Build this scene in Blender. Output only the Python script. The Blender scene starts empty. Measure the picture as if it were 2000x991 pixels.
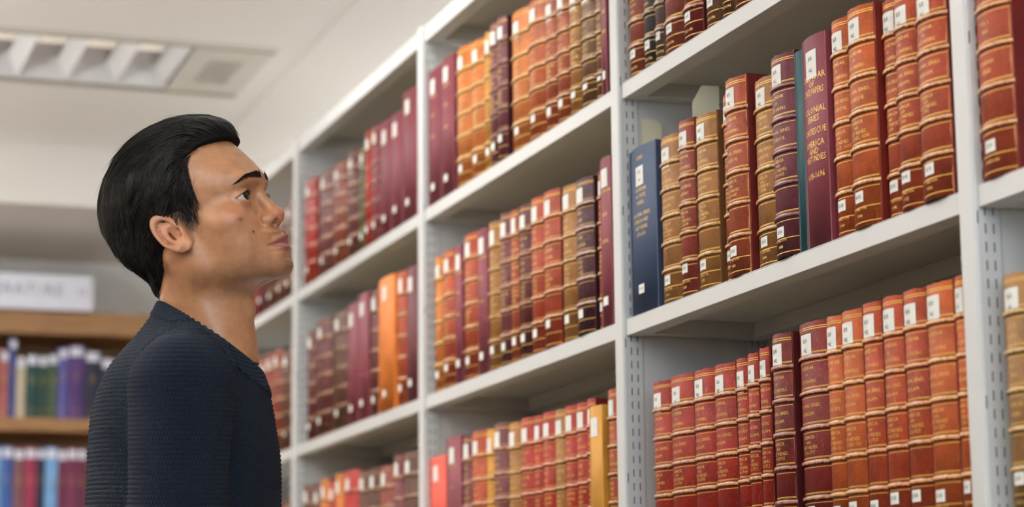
import bpy, bmesh, math, random
import numpy as np
from mathutils import Vector, Matrix

# ------------------------------------------------------------------ camera, world, light, exposure
scene = bpy.context.scene
COL = scene.collection
RIGHT = Vector((0.33210327, 0.94318509, -0.01045504))
UP = Vector((0.17203217, -0.04966827, 0.9838384))
FWD = Vector((-0.92742242, 0.32853455, 0.17875317))
CAM = Vector((5.12592804, -1.26829202, 1.0))
FPX = 4439.572
cam_data = bpy.data.cameras.new('camera')
cam_data.sensor_fit = 'HORIZONTAL'
cam_data.sensor_width = 36.0
cam_data.lens = 36.0 * FPX / 2000.0
cam_data.clip_start = 0.05
cam_data.dof.use_dof = True
cam_data.dof.focus_distance = 2.93
cam_data.dof.aperture_fstop = 3.9
cam = bpy.data.objects.new('camera', cam_data)
cam.matrix_world = Matrix(((RIGHT.x, UP.x, -FWD.x, CAM.x), (RIGHT.y, UP.y, -FWD.y, CAM.y),
                           (RIGHT.z, UP.z, -FWD.z, CAM.z), (0, 0, 0, 1)))
COL.objects.link(cam)
scene.camera = cam
world = bpy.data.worlds.new('world')
scene.world = world
world.use_nodes = True
world.node_tree.nodes['Background'].inputs[0].default_value = (0.58, 0.79, 1.0, 1)
world.node_tree.nodes['Background'].inputs[1].default_value = SKY = 10.0
vs = scene.view_settings
vs.view_transform = 'Standard'
vs.look = 'None'
vs.gamma = 1.0
vs.use_curve_mapping = False
vs.exposure = EXPOSURE = -0.05
LAMP_POWER = 30.0          # each ceiling luminaire

# ------------------------------------------------------------------ materials
def lin(c):
    return tuple(((v / 255) / 12.92 if v / 255 <= 0.04045 else ((v / 255 + 0.055) / 1.055) ** 2.4) for v in c)
MATS = {}
def new_mat(name):
    m = bpy.data.materials.new(name)
    m.use_nodes = True
    nt = m.node_tree
    return m, nt, nt.nodes['Principled BSDF']
def coords(nt, rnd=True, scale=(1, 1, 1)):
    tc = nt.nodes.new('ShaderNodeTexCoord')
    mp = nt.nodes.new('ShaderNodeMapping')
    mp.inputs['Scale'].default_value = scale
    nt.links.new(tc.outputs['Object'], mp.inputs['Vector'])
    if rnd:
        oi = nt.nodes.new('ShaderNodeObjectInfo')
        mu = nt.nodes.new('ShaderNodeMath'); mu.operation = 'MULTIPLY'; mu.inputs[1].default_value = 37.0
        nt.links.new(oi.outputs['Random'], mu.inputs[0])
        nt.links.new(mu.outputs[0], mp.inputs['Location'])
    return mp.outputs[0]
def noise(nt, vec, scale, detail=3, rough=0.55):
    n = nt.nodes.new('ShaderNodeTexNoise')
    n.inputs['Scale'].default_value = scale
    n.inputs['Detail'].default_value = detail
    n.inputs['Roughness'].default_value = rough
    nt.links.new(vec, n.inputs['Vector'])
    return n.outputs[0]
def ramp(nt, fac, stops):
    r = nt.nodes.new('ShaderNodeValToRGB')
    el = r.color_ramp.elements
    while len(el) < len(stops): el.new(0.5)
    for e, (p, c) in zip(el, stops):
        e.position = p
        e.color = (*c, 1) if len(c) == 3 else c
    nt.links.new(fac, r.inputs[0])
    return r.outputs[0]
def mix(nt, fac, a, b, mode='MIX'):
    n = nt.nodes.new('ShaderNodeMix'); n.data_type = 'RGBA'; n.blend_type = mode
    for s, v in ((n.inputs[0], fac), (n.inputs[6], a), (n.inputs[7], b)):
        if hasattr(v, 'links'): nt.links.new(v, s)
        elif isinstance(v, (tuple, list)): s.default_value = (*v, 1)
        else: s.default_value = v
    return n.outputs[2]
def bump(nt, bsdf, h, strength, dist=0.001):
    b = nt.nodes.new('ShaderNodeBump')
    b.inputs['Strength'].default_value = strength
    b.inputs['Distance'].default_value = dist
    nt.links.new(h, b.inputs['Height'])
    nt.links.new(b.outputs[0], bsdf.inputs['Normal'])
def plain(name, c, rough=0.5, metal=0.0, var=0.06, nscale=30, spec=0.5, bmp=0.0):
    if name in MATS: return MATS[name]
    m, nt, b = new_mat(name)
    v = coords(nt)
    n = noise(nt, v, nscale)
    c = lin(c)
    lo = tuple(x * (1 - var) for x in c); hi = tuple(min(1, x * (1 + var)) for x in c)
    nt.links.new(ramp(nt, n, [(0.3, lo), (0.7, hi)]), b.inputs['Base Color'])
    b.inputs['Roughness'].default_value = rough
    b.inputs['Metallic'].default_value = metal
    b.inputs['Specular IOR Level'].default_value = spec
    if bmp: bump(nt, b, noise(nt, v, nscale * 12), bmp)
    MATS[name] = m
    return m
def leather(name, c, worn, wear=0.5, grain=0.35):
    """worn bookbinding leather: mottled, rubbed paler in patches and scratches"""
    if name in MATS: return MATS[name]
    m, nt, b = new_mat(name)
    v = coords(nt)
    c = lin(c); w = lin(worn)
    d = tuple(x * 0.55 for x in c)
    base = ramp(nt, noise(nt, v, 26, 6, 0.68), [(0.26, d), (0.5, c), (0.8, tuple(min(1, x * 1.4) for x in c))])
    fine = noise(nt, v, 330, 5, 0.75)
    f2 = ramp(nt, fine, [(0.56, (0, 0, 0)), (0.76, (wear, wear, wear))])
    scr = noise(nt, coords(nt, True, (1, 1, 0.10)), 210, 4, 0.75)
    f3 = ramp(nt, scr, [(0.64, (0, 0, 0)), (0.70, (wear * 0.9,) * 3)])
    blot = noise(nt, v, 75, 4, 0.7)
    f4 = ramp(nt, blot, [(0.66, (0, 0, 0)), (0.74, (wear * 0.7,) * 3)])
    col = mix(nt, f2, base, w)
    col = mix(nt, f3, col, w)
    col = mix(nt, f4, col, tuple(x * 0.45 for x in c))
    nt.links.new(col, b.inputs['Base Color'])
    rg = ramp(nt, blot, [(0.35, (0.42,) * 3), (0.65, (0.58,) * 3)])
    nt.links.new(rg, b.inputs['Roughness'])
    b.inputs['Specular IOR Level'].default_value = 0.2
    bump(nt, b, noise(nt, v, 700, 4, 0.65), 0.75, 0.0008)
    MATS[name] = m
    return m
def band_mat(name, c, worn):
    """raised band: rubbed pale on the crest, flanks darkened for wear and painted-in shade (object z = across the band)"""
    if name in MATS: return MATS[name]
    m, nt, b = new_mat(name)
    v = coords(nt)
    c = lin(c); w = lin(worn)
    tc = nt.nodes.new('ShaderNodeTexCoord')
    sep = nt.nodes.new('ShaderNodeSeparateXYZ'); nt.links.new(tc.outputs['Object'], sep.inputs[0])
    ab = nt.nodes.new('ShaderNodeMath'); ab.operation = 'ABSOLUTE'; nt.links.new(sep.outputs[2], ab.inputs[0])
    mr = nt.nodes.new('ShaderNodeMapRange'); mr.inputs[1].default_value = 0.0042; mr.inputs[2].default_value = 0.0010
    nt.links.new(ab.outputs[0], mr.inputs[0])
    n = noise(nt, v, 190, 5, 0.75)
    ad = nt.nodes.new('ShaderNodeMath'); ad.operation = 'MULTIPLY_ADD'; ad.inputs[1].default_value = 1.5; 
    nt.links.new(n, ad.inputs[0]); nt.links.new(mr.outputs[0], ad.inputs[2])
    f = ramp(nt, ad.outputs[0], [(1.30 / 2.5, (0, 0, 0)), (1.75 / 2.5, (1, 1, 1))])
    dv = nt.nodes.new('ShaderNodeMath'); dv.operation = 'DIVIDE'; dv.inputs[1].default_value = 2.5
    nt.links.new(ad.outputs[0], dv.inputs[0])
    rampn = f.node; nt.links.new(dv.outputs[0], rampn.inputs[0])
    col = mix(nt, f, tuple(x * 0.42 for x in c), tuple(min(1, x * 1.12) for x in w))  # dark flanks: part wear, part shade put into the colour
    nt.links.new(col, b.inputs['Base Color'])
    b.inputs['Roughness'].default_value = 0.27
    b.inputs['Specular IOR Level'].default_value = 0.6
    bump(nt, b, n, 0.5, 0.0008)
    MATS[name] = m
    return m
def cloth(name, c):
    if name in MATS: return MATS[name]
    m, nt, b = new_mat(name)
    v = coords(nt)
    c = lin(c)
    nt.links.new(ramp(nt, noise(nt, v, 14, 4), [(0.3, tuple(x * 0.82 for x in c)), (0.7, tuple(min(1, x * 1.15) for x in c))]), b.inputs['Base Color'])
    b.inputs['Roughness'].default_value = 0.6
    b.inputs['Specular IOR Level'].default_value = 0.3
    bump(nt, b, noise(nt, v, 1500, 2), 0.25, 0.0004)
    MATS[name] = m
    return m
def glow(name, c, s):
    m, nt, b = new_mat(name)
    b.inputs['Base Color'].default_value = (*c, 1)
    b.inputs['Emission Color'].default_value = (*c, 1)
    b.inputs['Emission Strength'].default_value = s
    return m

STEEL = plain('white_steel', (207, 207, 204), 0.42, 0, 0.015, 3)
STEEL_SIDE = plain('slot_strip_steel', (200, 203, 206), 0.45, 0, 0.02, 3)
PANEL = plain('divider_steel', (206, 205, 202), 0.5, 0, 0.02, 4)
DARK = plain('slot_dark', (40, 42, 44), 0.8)
CEIL = plain('ceiling_paint', (224, 219, 211), 0.9, 0, 0.012, 1.5)
WALL = plain('wall_paint', (222, 220, 216), 0.85, 0, 0.02, 2)
FLOOR = plain('carpet', (104, 99, 94), 0.95, 0, 0.25, 60)
GOLD = plain('gilt', (228, 182, 84), 0.38, 0.3, 0.25, 700)
PAPER = plain('label_paper', (236, 235, 226), 0.7, 0, 0.04, 120)
INK = plain('label_ink', (45, 45, 48), 0.7)
PAGES = plain('page_edges', (206, 186, 148), 0.8, 0, 0.2, 300)

# ------------------------------------------------------------------ mesh helpers
def mesh_obj(name, verts, faces, mat, parent=None, loc=(0, 0, 0), smooth=False):
    me = bpy.data.meshes.new(name)
    me.from_pydata([tuple(v) for v in verts], [], faces)
    me.update()
    if mat: me.materials.append(mat)
    if smooth: me.polygons.foreach_set('use_smooth', [True] * len(me.polygons))
    return link(name, me, parent, loc)
def link(name, me, parent=None, loc=(0, 0, 0)):
    o = bpy.data.objects.new(name, me)
    o.location = loc
    COL.objects.link(o)
    if parent: o.parent = parent
    return o
def empty(name, loc=(0, 0, 0)):
    o = bpy.data.objects.new(name, None)
    o.location = loc
    o.empty_display_size = 0.05
    COL.objects.link(o)
    return o
def tag(o, label=None, cat=None, group=None, kind=None):
    if label: o['label'] = label
    if cat: o['category'] = cat
    if group: o['group'] = group
    if kind: o['kind'] = kind
    return o
class MB:
    def __init__(s): s.v = []; s.f = []
    def box(s, x0, x1, y0, y1, z0, z1):
        n = len(s.v)
        s.v += [(x0, y0, z0), (x1, y0, z0), (x1, y1, z0), (x0, y1, z0), (x0, y0, z1), (x1, y0, z1), (x1, y1, z1), (x0, y1, z1)]
        s.f += [tuple(n + i for i in q) for q in ((0, 3, 2, 1), (4, 5, 6, 7), (0, 1, 5, 4), (1, 2, 6, 5), (2, 3, 7, 6), (3, 0, 4, 7))]
        return s
    def grid(s, rows, closed=False):
        n = len(s.v); R = len(rows); C = len(rows[0])
        for r in rows: s.v += [tuple(p) for p in r]
        for i in range(R - 1):
            for j in range(C - (0 if closed else 1)):
                k = (j + 1) % C
                s.f.append((n + i * C + j, n + i * C + k, n + (i + 1) * C + k, n + (i + 1) * C + j))
        return s
    def poly(s, pts):
        n = len(s.v); s.v += [tuple(p) for p in pts]; s.f.append(tuple(range(n, n + len(pts)))); return s
    def prism(s, prof, axis, a0, a1):
        """extrude a 2-D outline along an axis ('x','y','z')"""
        def P(u, w, a): return {'x': (a, u, w), 'y': (u, a, w), 'z': (u, w, a)}[axis]
        n = len(s.v); k = len(prof)
        s.v += [P(u, w, a0) for u, w in prof] + [P(u, w, a1) for u, w in prof]
        s.f.append(tuple(range(n + k - 1, n - 1, -1))); s.f.append(tuple(range(n + k, n + 2 * k)))
        for i in range(k):
            j = (i + 1) % k
            s.f.append((n + i, n + j, n + k + j, n + k + i))
        return s
    def build(s, name, mat, parent=None, loc=(0, 0, 0), smooth=False, bevel=0.0):
        o = mesh_obj(name, s.v, s.f, mat, parent, loc, smooth)
        if bevel:
            bm = bmesh.new(); bm.from_mesh(o.data)
            bmesh.ops.recalc_face_normals(bm, faces=bm.faces)
            bmesh.ops.bevel(bm, geom=bm.edges[:], offset=bevel, segments=2, affect='EDGES', clamp_overlap=True)
            bm.to_mesh(o.data); bm.free()
        return o

# ------------------------------------------------------------------ the room
ZC = 2.60
def struct(o, label=None):
    o['kind'] = 'structure'
    if label: o['label'] = label
    return o
struct(MB().box(-2.9, 8.3, -3.4, 2.7, -0.1, 0).build('floor', FLOOR), 'dark grey carpet floor of the library')
FIX = [(-1.06, -0.51), (1.00, 1.55), (3.75, 4.30), (6.15, 6.70)]      # luminaire openings in x
FY0, FY1 = -2.6, 0.085
mb = MB()
xs = [-2.9] + [v for f in FIX for v in f] + [8.3]
for i in range(0, len(xs), 2): mb.box(xs[i], xs[i + 1], -3.4, 0.13, ZC, ZC + 0.12)
for a, c in FIX:
    mb.box(a, c, -3.4, FY0, ZC, ZC + 0.12); mb.box(a, c, FY1, 0.13, ZC, ZC + 0.12)
mb.box(-2.9, 8.3, 0.165, 2.7, ZC, ZC + 0.12)
mb.box(-2.9, 8.3, 0.13, 0.165, ZC + 0.004, ZC + 0.12)
mb.box(-2.9, 8.3, -3.4, 2.7, ZC + 0.22, ZC + 0.26)
struct(mb.build('ceiling', CEIL), 'pale plastered ceiling with a shallow groove along the shelves')
struct(MB().box(-2.9, -2.78, -3.4, 2.7, 0, ZC).build('wall_back', WALL), 'pale wall behind the wooden bookcase')
WALLD = plain('wall_paint_dim', (104, 94, 86), 0.85, 0, 0.05, 2)
WY0, WY1, WZ0, WZ1 = -3.0, -0.1, 1.45, 2.45  # opening of an unseen window, added for cool light from the camera side
struct(MB().box(8.2, 8.3, -3.4, 2.7, 0, WZ0).box(8.2, 8.3, -3.4, 2.7, WZ1, ZC).box(8.2, 8.3, -3.4, WY0, WZ0, WZ1).box(8.2, 8.3, WY1, 2.7, WZ0, WZ1).build('wall_front', WALLD), 'taupe wall behind the viewer')
win = struct(MB().box(8.22, 8.28, WY0, WY0 + 0.06, WZ0, WZ1).box(8.22, 8.28, WY1 - 0.06, WY1, WZ0, WZ1).box(8.22, 8.28, WY0, WY1, WZ0, WZ0 + 0.06).box(8.22, 8.28, WY0, WY1, WZ1 - 0.06, WZ1).build('added_window_1', WALL), 'added wide window in the wall behind the viewer')
for k in (1, 2): MB().box(8.225, 8.275, WY0 + (WY1 - WY0) * k / 3 - 0.03, WY0 + (WY1 - WY0) * k / 3 + 0.03, WZ0 + 0.06, WZ1 - 0.06).build('mullion', WALL, win)
pl = bpy.data.lights.new('added_window_portal', 'AREA'); pl.shape = 'RECTANGLE'; pl.size = WZ1 - WZ0; pl.size_y = WY1 - WY0
pl.cycles.is_portal = True
po = bpy.data.objects.new('added_window_portal', pl); po.location = (8.31, (WY0 + WY1) / 2, (WZ0 + WZ1) / 2); po.rotation_euler = (0, math.pi / 2, 0)
COL.objects.link(po)
struct(MB().box(-2.78, 8.2, -3.4, -3.3, 0, ZC).build('wall_left', WALLD), 'taupe wall across the aisle')
struct(MB().box(-2.78, 8.2, 2.6, 2.7, 0, ZC).build('wall_right', WALL), 'pale wall behind the white shelving')
struct(MB().box(-2.78, -1.79, -3.3, 2.6, 2.409, ZC).build('trim_1', CEIL), 'boxed ceiling bulkhead above the wooden bookcase')

# ------------------------------------------------------------------ ceiling luminaires
REFL = plain('reflector', (222, 221, 220), 0.4, 0.15, 0.03, 10)
TRIMW = plain('luminaire_frame', (206, 202, 190), 0.5, 0, 0.02, 10)
GRV = plain('luminaire_groove', (150, 143, 126), 0.6)
VENT = plain('luminaire_vent', (172, 169, 158), 0.6)
TUBE = glow('lamp_tube', (1.0, 0.90, 0.78), 0.5)
def luminaire(x0, x1, label, detail):
    root = empty('ceiling_luminaire', ((x0 + x1) / 2, (FY0 + FY1) / 2, ZC))
    tag(root, label, 'light', 'recessed ceiling luminaires')
    ox, oy, oz = root.location
    def B(m, name, mat, **k):
        m.v = [(x - ox, y - oy, z - oz) for x, y, z in m.v]
        return m.build(name, mat, root, **k)
    ye = FY1 - 0.20                     # the lamp part ends here, then the end plate
    for a, c in ((x0, x0 + 0.028), (x1 - 0.028, x1)):
        B(MB().box(a, c, FY0, FY1, ZC - 0.004, ZC + 0.02), 'side_rail', TRIMW)
    for a in (x0 + 0.028, x1 - 0.040):
        B(MB().box(a, a + 0.012, FY0, FY1, ZC - 0.0050, ZC + 0.03), 'rail_groove', GRV)
    B(MB().box(x0 + 0.040, x1 - 0.040, ye, FY1, ZC - 0.002, ZC + 0.012), 'end_plate', TRIMW)
    for i in range(7):
        y = ye + 0.055 + i * 0.013
        B(MB().box(x0 + 0.16, x1 - 0.16, y, y + 0.006, ZC - 0.004, ZC - 0.002), 'vent_slat', VENT)
    B(MB().box(x0 + 0.04, x1 - 0.04, FY0, ye, ZC + 0.10, ZC + 0.11), 'housing', TRIMW)
    for a, c in ((x0 + 0.04, x0 + 0.12), (x1 - 0.04, x1 - 0.12)):
        B(MB().poly([(a, FY0, ZC + 0.004), (a, ye, ZC + 0.004), (c, ye, ZC + 0.095), (c, FY0, ZC + 0.095)]), 'side_reflector', REFL)
    n = int((ye - FY0) / 0.133)
    for i in range(n + 1):
        y = ye - 0.012 - i * 0.133
        B(MB().prism([(y - 0.030, ZC + 0.06), (y + 0.030, ZC + 0.06), (y, ZC + 0.004)], 'x', x0 + 0.05, x1 - 0.05), 'louvre_blade', REFL)
    for xx in (x0 + 0.19, x1 - 0.19):
        rows = [[(xx + 0.013 * math.cos(t * math.pi / 5), y, ZC + 0.08 + 0.013 * math.sin(t * math.pi / 5)) for t in range(10)] for y in (FY0 + 0.05, ye - 0.03)]
        B(MB().grid(rows, True), 'lamp_tube', TUBE, smooth=True)
    ld = bpy.data.lights.new('luminaire_light', 'AREA')
    ld.shape = 'RECTANGLE'; ld.size = x1 - x0 - 0.14; ld.size_y = ye - FY0 - 0.1
    ld.energy = LAMP_POWER; ld.color = (1.0, 0.995, 0.985)
    lo = bpy.data.objects.new('luminaire_light', ld)
    lo.location = (0, (FY0 + ye) / 2 - oy, -0.003)
    COL.objects.link(lo); lo.parent = root
    return root
luminaire(*FIX[0], 'long recessed ceiling luminaire with louvre cells and vented end plate above the man', True)
luminaire(*FIX[1], 'recessed louvred luminaire in the ceiling directly over the standing man', True)
luminaire(*FIX[2], 'recessed louvred luminaire in the ceiling close to the viewer', True)
luminaire(*FIX[3], 'recessed louvred luminaire in the ceiling farthest behind the viewer', True)

# unseen pendant uplighters, added to brighten the ceiling and the book spines
PEND = plain('added_pendant_shell', (210, 208, 204), 0.4)
def uplighter(x, y, ln, power, label):
    zl = 1.75 if y > 0 else 1.35
    root = empty('added_uplighter', (x, y, zl)); tag(root, label, 'light', 'added linear pendant uplighters')
    MB().prism([(-0.06, 0.05), (-0.05, 0.0), (0.05, 0.0), (0.06, 0.05), (0.05, 0.05), (0.042, 0.008), (-0.042, 0.008), (-0.05, 0.05)], 'x', -ln / 2, ln / 2).build('trough', PEND, root)
    for s in (-1, 1): MB().box(s * ln * 0.4 - 0.003, s * ln * 0.4 + 0.003, -0.003, 0.003, 0.05, ZC - zl).build('hanger', PEND, root)
    ld = bpy.data.lights.new('added_uplighter_light', 'AREA'); ld.shape = 'RECTANGLE'; ld.size = ln * 0.96; ld.size_y = 0.07
    ld.energy = power; ld.color = (1.0, 0.995, 0.985)
    lo = bpy.data.objects.new('added_uplighter_light', ld); lo.rotation_euler = (math.pi, 0, 0); lo.location = (0, 0, 0.03)
    COL.objects.link(lo); lo.parent = root
FILL_NEXT, FILL_SIDE = 36.0, 140.0
for x, w_ in ((-1.2, 'far end'), (1.6, 'middle'), (4.4, 'near end')):
    uplighter(x, 1.35, 2.2, FILL_NEXT, f'added linear pendant uplighter at the {w_} of the aisle behind the shelving')
    uplighter(x, -2.95, 2.2, FILL_SIDE, f'added linear pendant uplighter at the {w_} of the wall across the aisle')

# ------------------------------------------------------------------ white steel shelving
Z_TOP, Z_TOPB, Z_A, Z_AB, Z_B, Z_BB = 2.2326, 2.1984, 1.8666, 1.8412, 1.5056, 1.4816
PITCH = Z_A - Z_B
ZS = {'A': Z_A, 'B': Z_B, 'C': Z_B - PITCH}
WU, REC, DEP = 0.0331, 0.0059, 0.235
shelving = empty('library_shelving', (1.5, 0, 0))
tag(shelving, 'run of white steel library shelving with slotted uprights', 'shelving')
SX = 1.5
def upright(i):
    x0, x1 = i - SX, i - SX + WU
    r = 0.004
    prof = [(x0, 0.030), (x0, r), (x0 + r * 0.3, r * 0.3), (x0 + r, 0), (x1 - r, 0), (x1 - r * 0.3, r * 0.3), (x1, r), (x1, 0.0315), (x1 - 0.0015, 0.0315), (x1 - 0.0015, 0.033), (x0 + 0.0015, 0.033), (x0 + 0.0015, 0.030)]
    u = MB().prism(prof, 'z', 0.0, Z_TOP).build('upright', STEEL, shelving)
    MB().box(x0 + 0.0015, x1 - 0.0012, 0.0335, DEP - 0.034, 0.02, Z_TOPB - 0.001).build('divider_panel', PANEL, shelving)
    MB().box(x0, x1, DEP - 0.033, DEP, 0, Z_TOP - 0.04).build('rear_upright', STEEL_SIDE, shelving)
    for sx, nm in ((x1, 1), (x0, -1)):
        e = 0.0002 * nm
        mb = MB()
        for k in range(0, 112):
            z = 0.02 + k * 0.02005 + (Z_B + 0.0382 - 0.0111 - 0.02) % 0.02005
            if z > Z_TOPB - 0.02: break
            for y in (0.0135, 0.0235, DEP - 0.0235, DEP - 0.0135):
                mb.box(sx - e, sx + e, y - 0.0007, y + 0.0007, z, z + 0.0110)
        for k in range(10):
            z = Z_B - 0.0361 - 0.0062 + 0.2 * (k - 7) 
            if 0.05 < z < Z_TOPB - 0.03: mb.box(sx - e, sx + e, 0.0038, 0.0052, z, z + 0.014)
        mb.build('slot_column', DARK, u)['kind'] = 'stuff'
    return u
for i in range(-1, 5): upright(i)
def shelf(i, zt, zb, name='shelf'):
    a, c = i + WU + 0.0006 - SX, i + 1 - 0.0006 - SX
    mb = MB()
    f, bk = REC, DEP - 0.004
    mb.box(a, c, f, bk, zt - 0.0016, zt)                         # top plate
    mb.box(a, c, f, f + 0.030, zb, zt - 0.0016)                  # folded front lip
    mb.box(a, c, bk - 0.030, bk, zb, zt - 0.0016)                # folded rear lip
    mb.box(a, a + 0.028, f + 0.030, bk - 0.030, zb + 0.0006, zt - 0.0016)
    mb.box(c - 0.028, c, f + 0.030, bk - 0.030, zb + 0.0006, zt - 0.0016)
    o = mb.build(name, STEEL, shelving)
    bv = o.modifiers.new('soft_edges', 'BEVEL'); bv.width = 0.0012; bv.segments = 2; bv.limit_method = 'ANGLE'
    return o
for i in range(-1, 4):
    shelf(i, Z_TOP, Z_TOPB, 'canopy')
    for zt in (Z_A, Z_B): shelf(i, zt, zt - 0.0248)
    for k in range(1, 5): shelf(i, Z_B - k * PITCH, Z_B - k * PITCH - 0.0248)
    MB().box(i + WU - SX, i + 1 - SX, DEP - 0.002, DEP - 0.0005, 0.05, Z_TOPB).build('back_panel', PANEL, shelving)

# ------------------------------------------------------------------ books
#          spine colour      rubbed colour     kind words
PAL = {
 'navy':     ((50, 66, 94),   (86, 98, 120),  'navy blue'),
 'tan':      ((148, 100, 54), (204, 156, 92), 'tan'),
 'redtan':   ((130, 54, 44),  (196, 140, 84), 'red-brown and tan'),
 'russet':   ((152, 70, 44),  (206, 150, 100), 'russet'),
 'russetor': ((156, 66, 42),  (214, 158, 108), 'russet'),
 'purple':   ((104, 52, 60),  (136, 82, 86),  'purple-brown'),
 'teal':     ((38, 78, 84),   (80, 120, 122), 'teal'),
 'maroon':   ((124, 54, 64),  (150, 84, 88),  'maroon'),
 'orange':   ((170, 80, 40),  (222, 168, 112), 'orange-brown'),
 'orangey':  ((184, 104, 46), (230, 182, 110), 'amber'),
 'redk':     ((142, 34, 22),  (206, 150, 104), 'deep red'),
 'darkred':  ((104, 30, 26),  (170, 112, 92), 'dark red'),
 'darkredp': ((116, 36, 32),  (196, 140, 110), 'dark red'),
 'redor':    ((156, 62, 36),  (220, 158, 110), 'orange-red'),
 'redbr':    ((154, 42, 30),  (222, 150, 118), 'bright red'),
 'redbrown': ((122, 54, 40),  (190, 140, 104), 'red-brown'),
 'black':    ((56, 50, 48),   (120, 106, 96), 'black'),
 'greybrown': ((92, 74, 68),  (160, 134, 116), 'grey-brown'),
 'maroonred': ((110, 34, 36), (190, 120, 96), 'maroon-red'),
 'brown':    ((104, 70, 48),  (176, 134, 92), 'brown'),
 'darkbrown': ((84, 50, 38),  (150, 110, 80), 'dark brown'),
 'tanmot':   ((146, 106, 66), (206, 166, 100), 'mottled tan'),
 'ochre':    ((186, 130, 50), (226, 176, 96), 'ochre'),
 'plum':     ((104, 52, 56),  (196, 140, 116), 'plum'),
 'dplum':    ((74, 36, 46),   (196, 158, 140), 'dark plum'),
 'darkmar':  ((88, 38, 38),   (176, 124, 96), 'dark maroon'),
 'scarlet':  ((206, 76, 58),  (220, 120, 100), 'scarlet'),
 'mustard':  ((190, 134, 46), (214, 160, 80), 'mustard'),
 'red':      ((156, 36, 32),  (190, 90, 70), 'red'),
 'green':    ((84, 90, 62),   (120, 120, 90), 'green'),
 'orangebr': ((216, 122, 44), (230, 150, 80), 'bright orange'),
}
def boost(c, k=1.02, sat=1.0):
    g = sum(c) / 3
    return tuple(max(4, min(250, (g + (v - g) * sat) * k)) for v in c)
PAL = {k: (boost(a), b, c) for k, (a, b, c) in PAL.items()}
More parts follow.
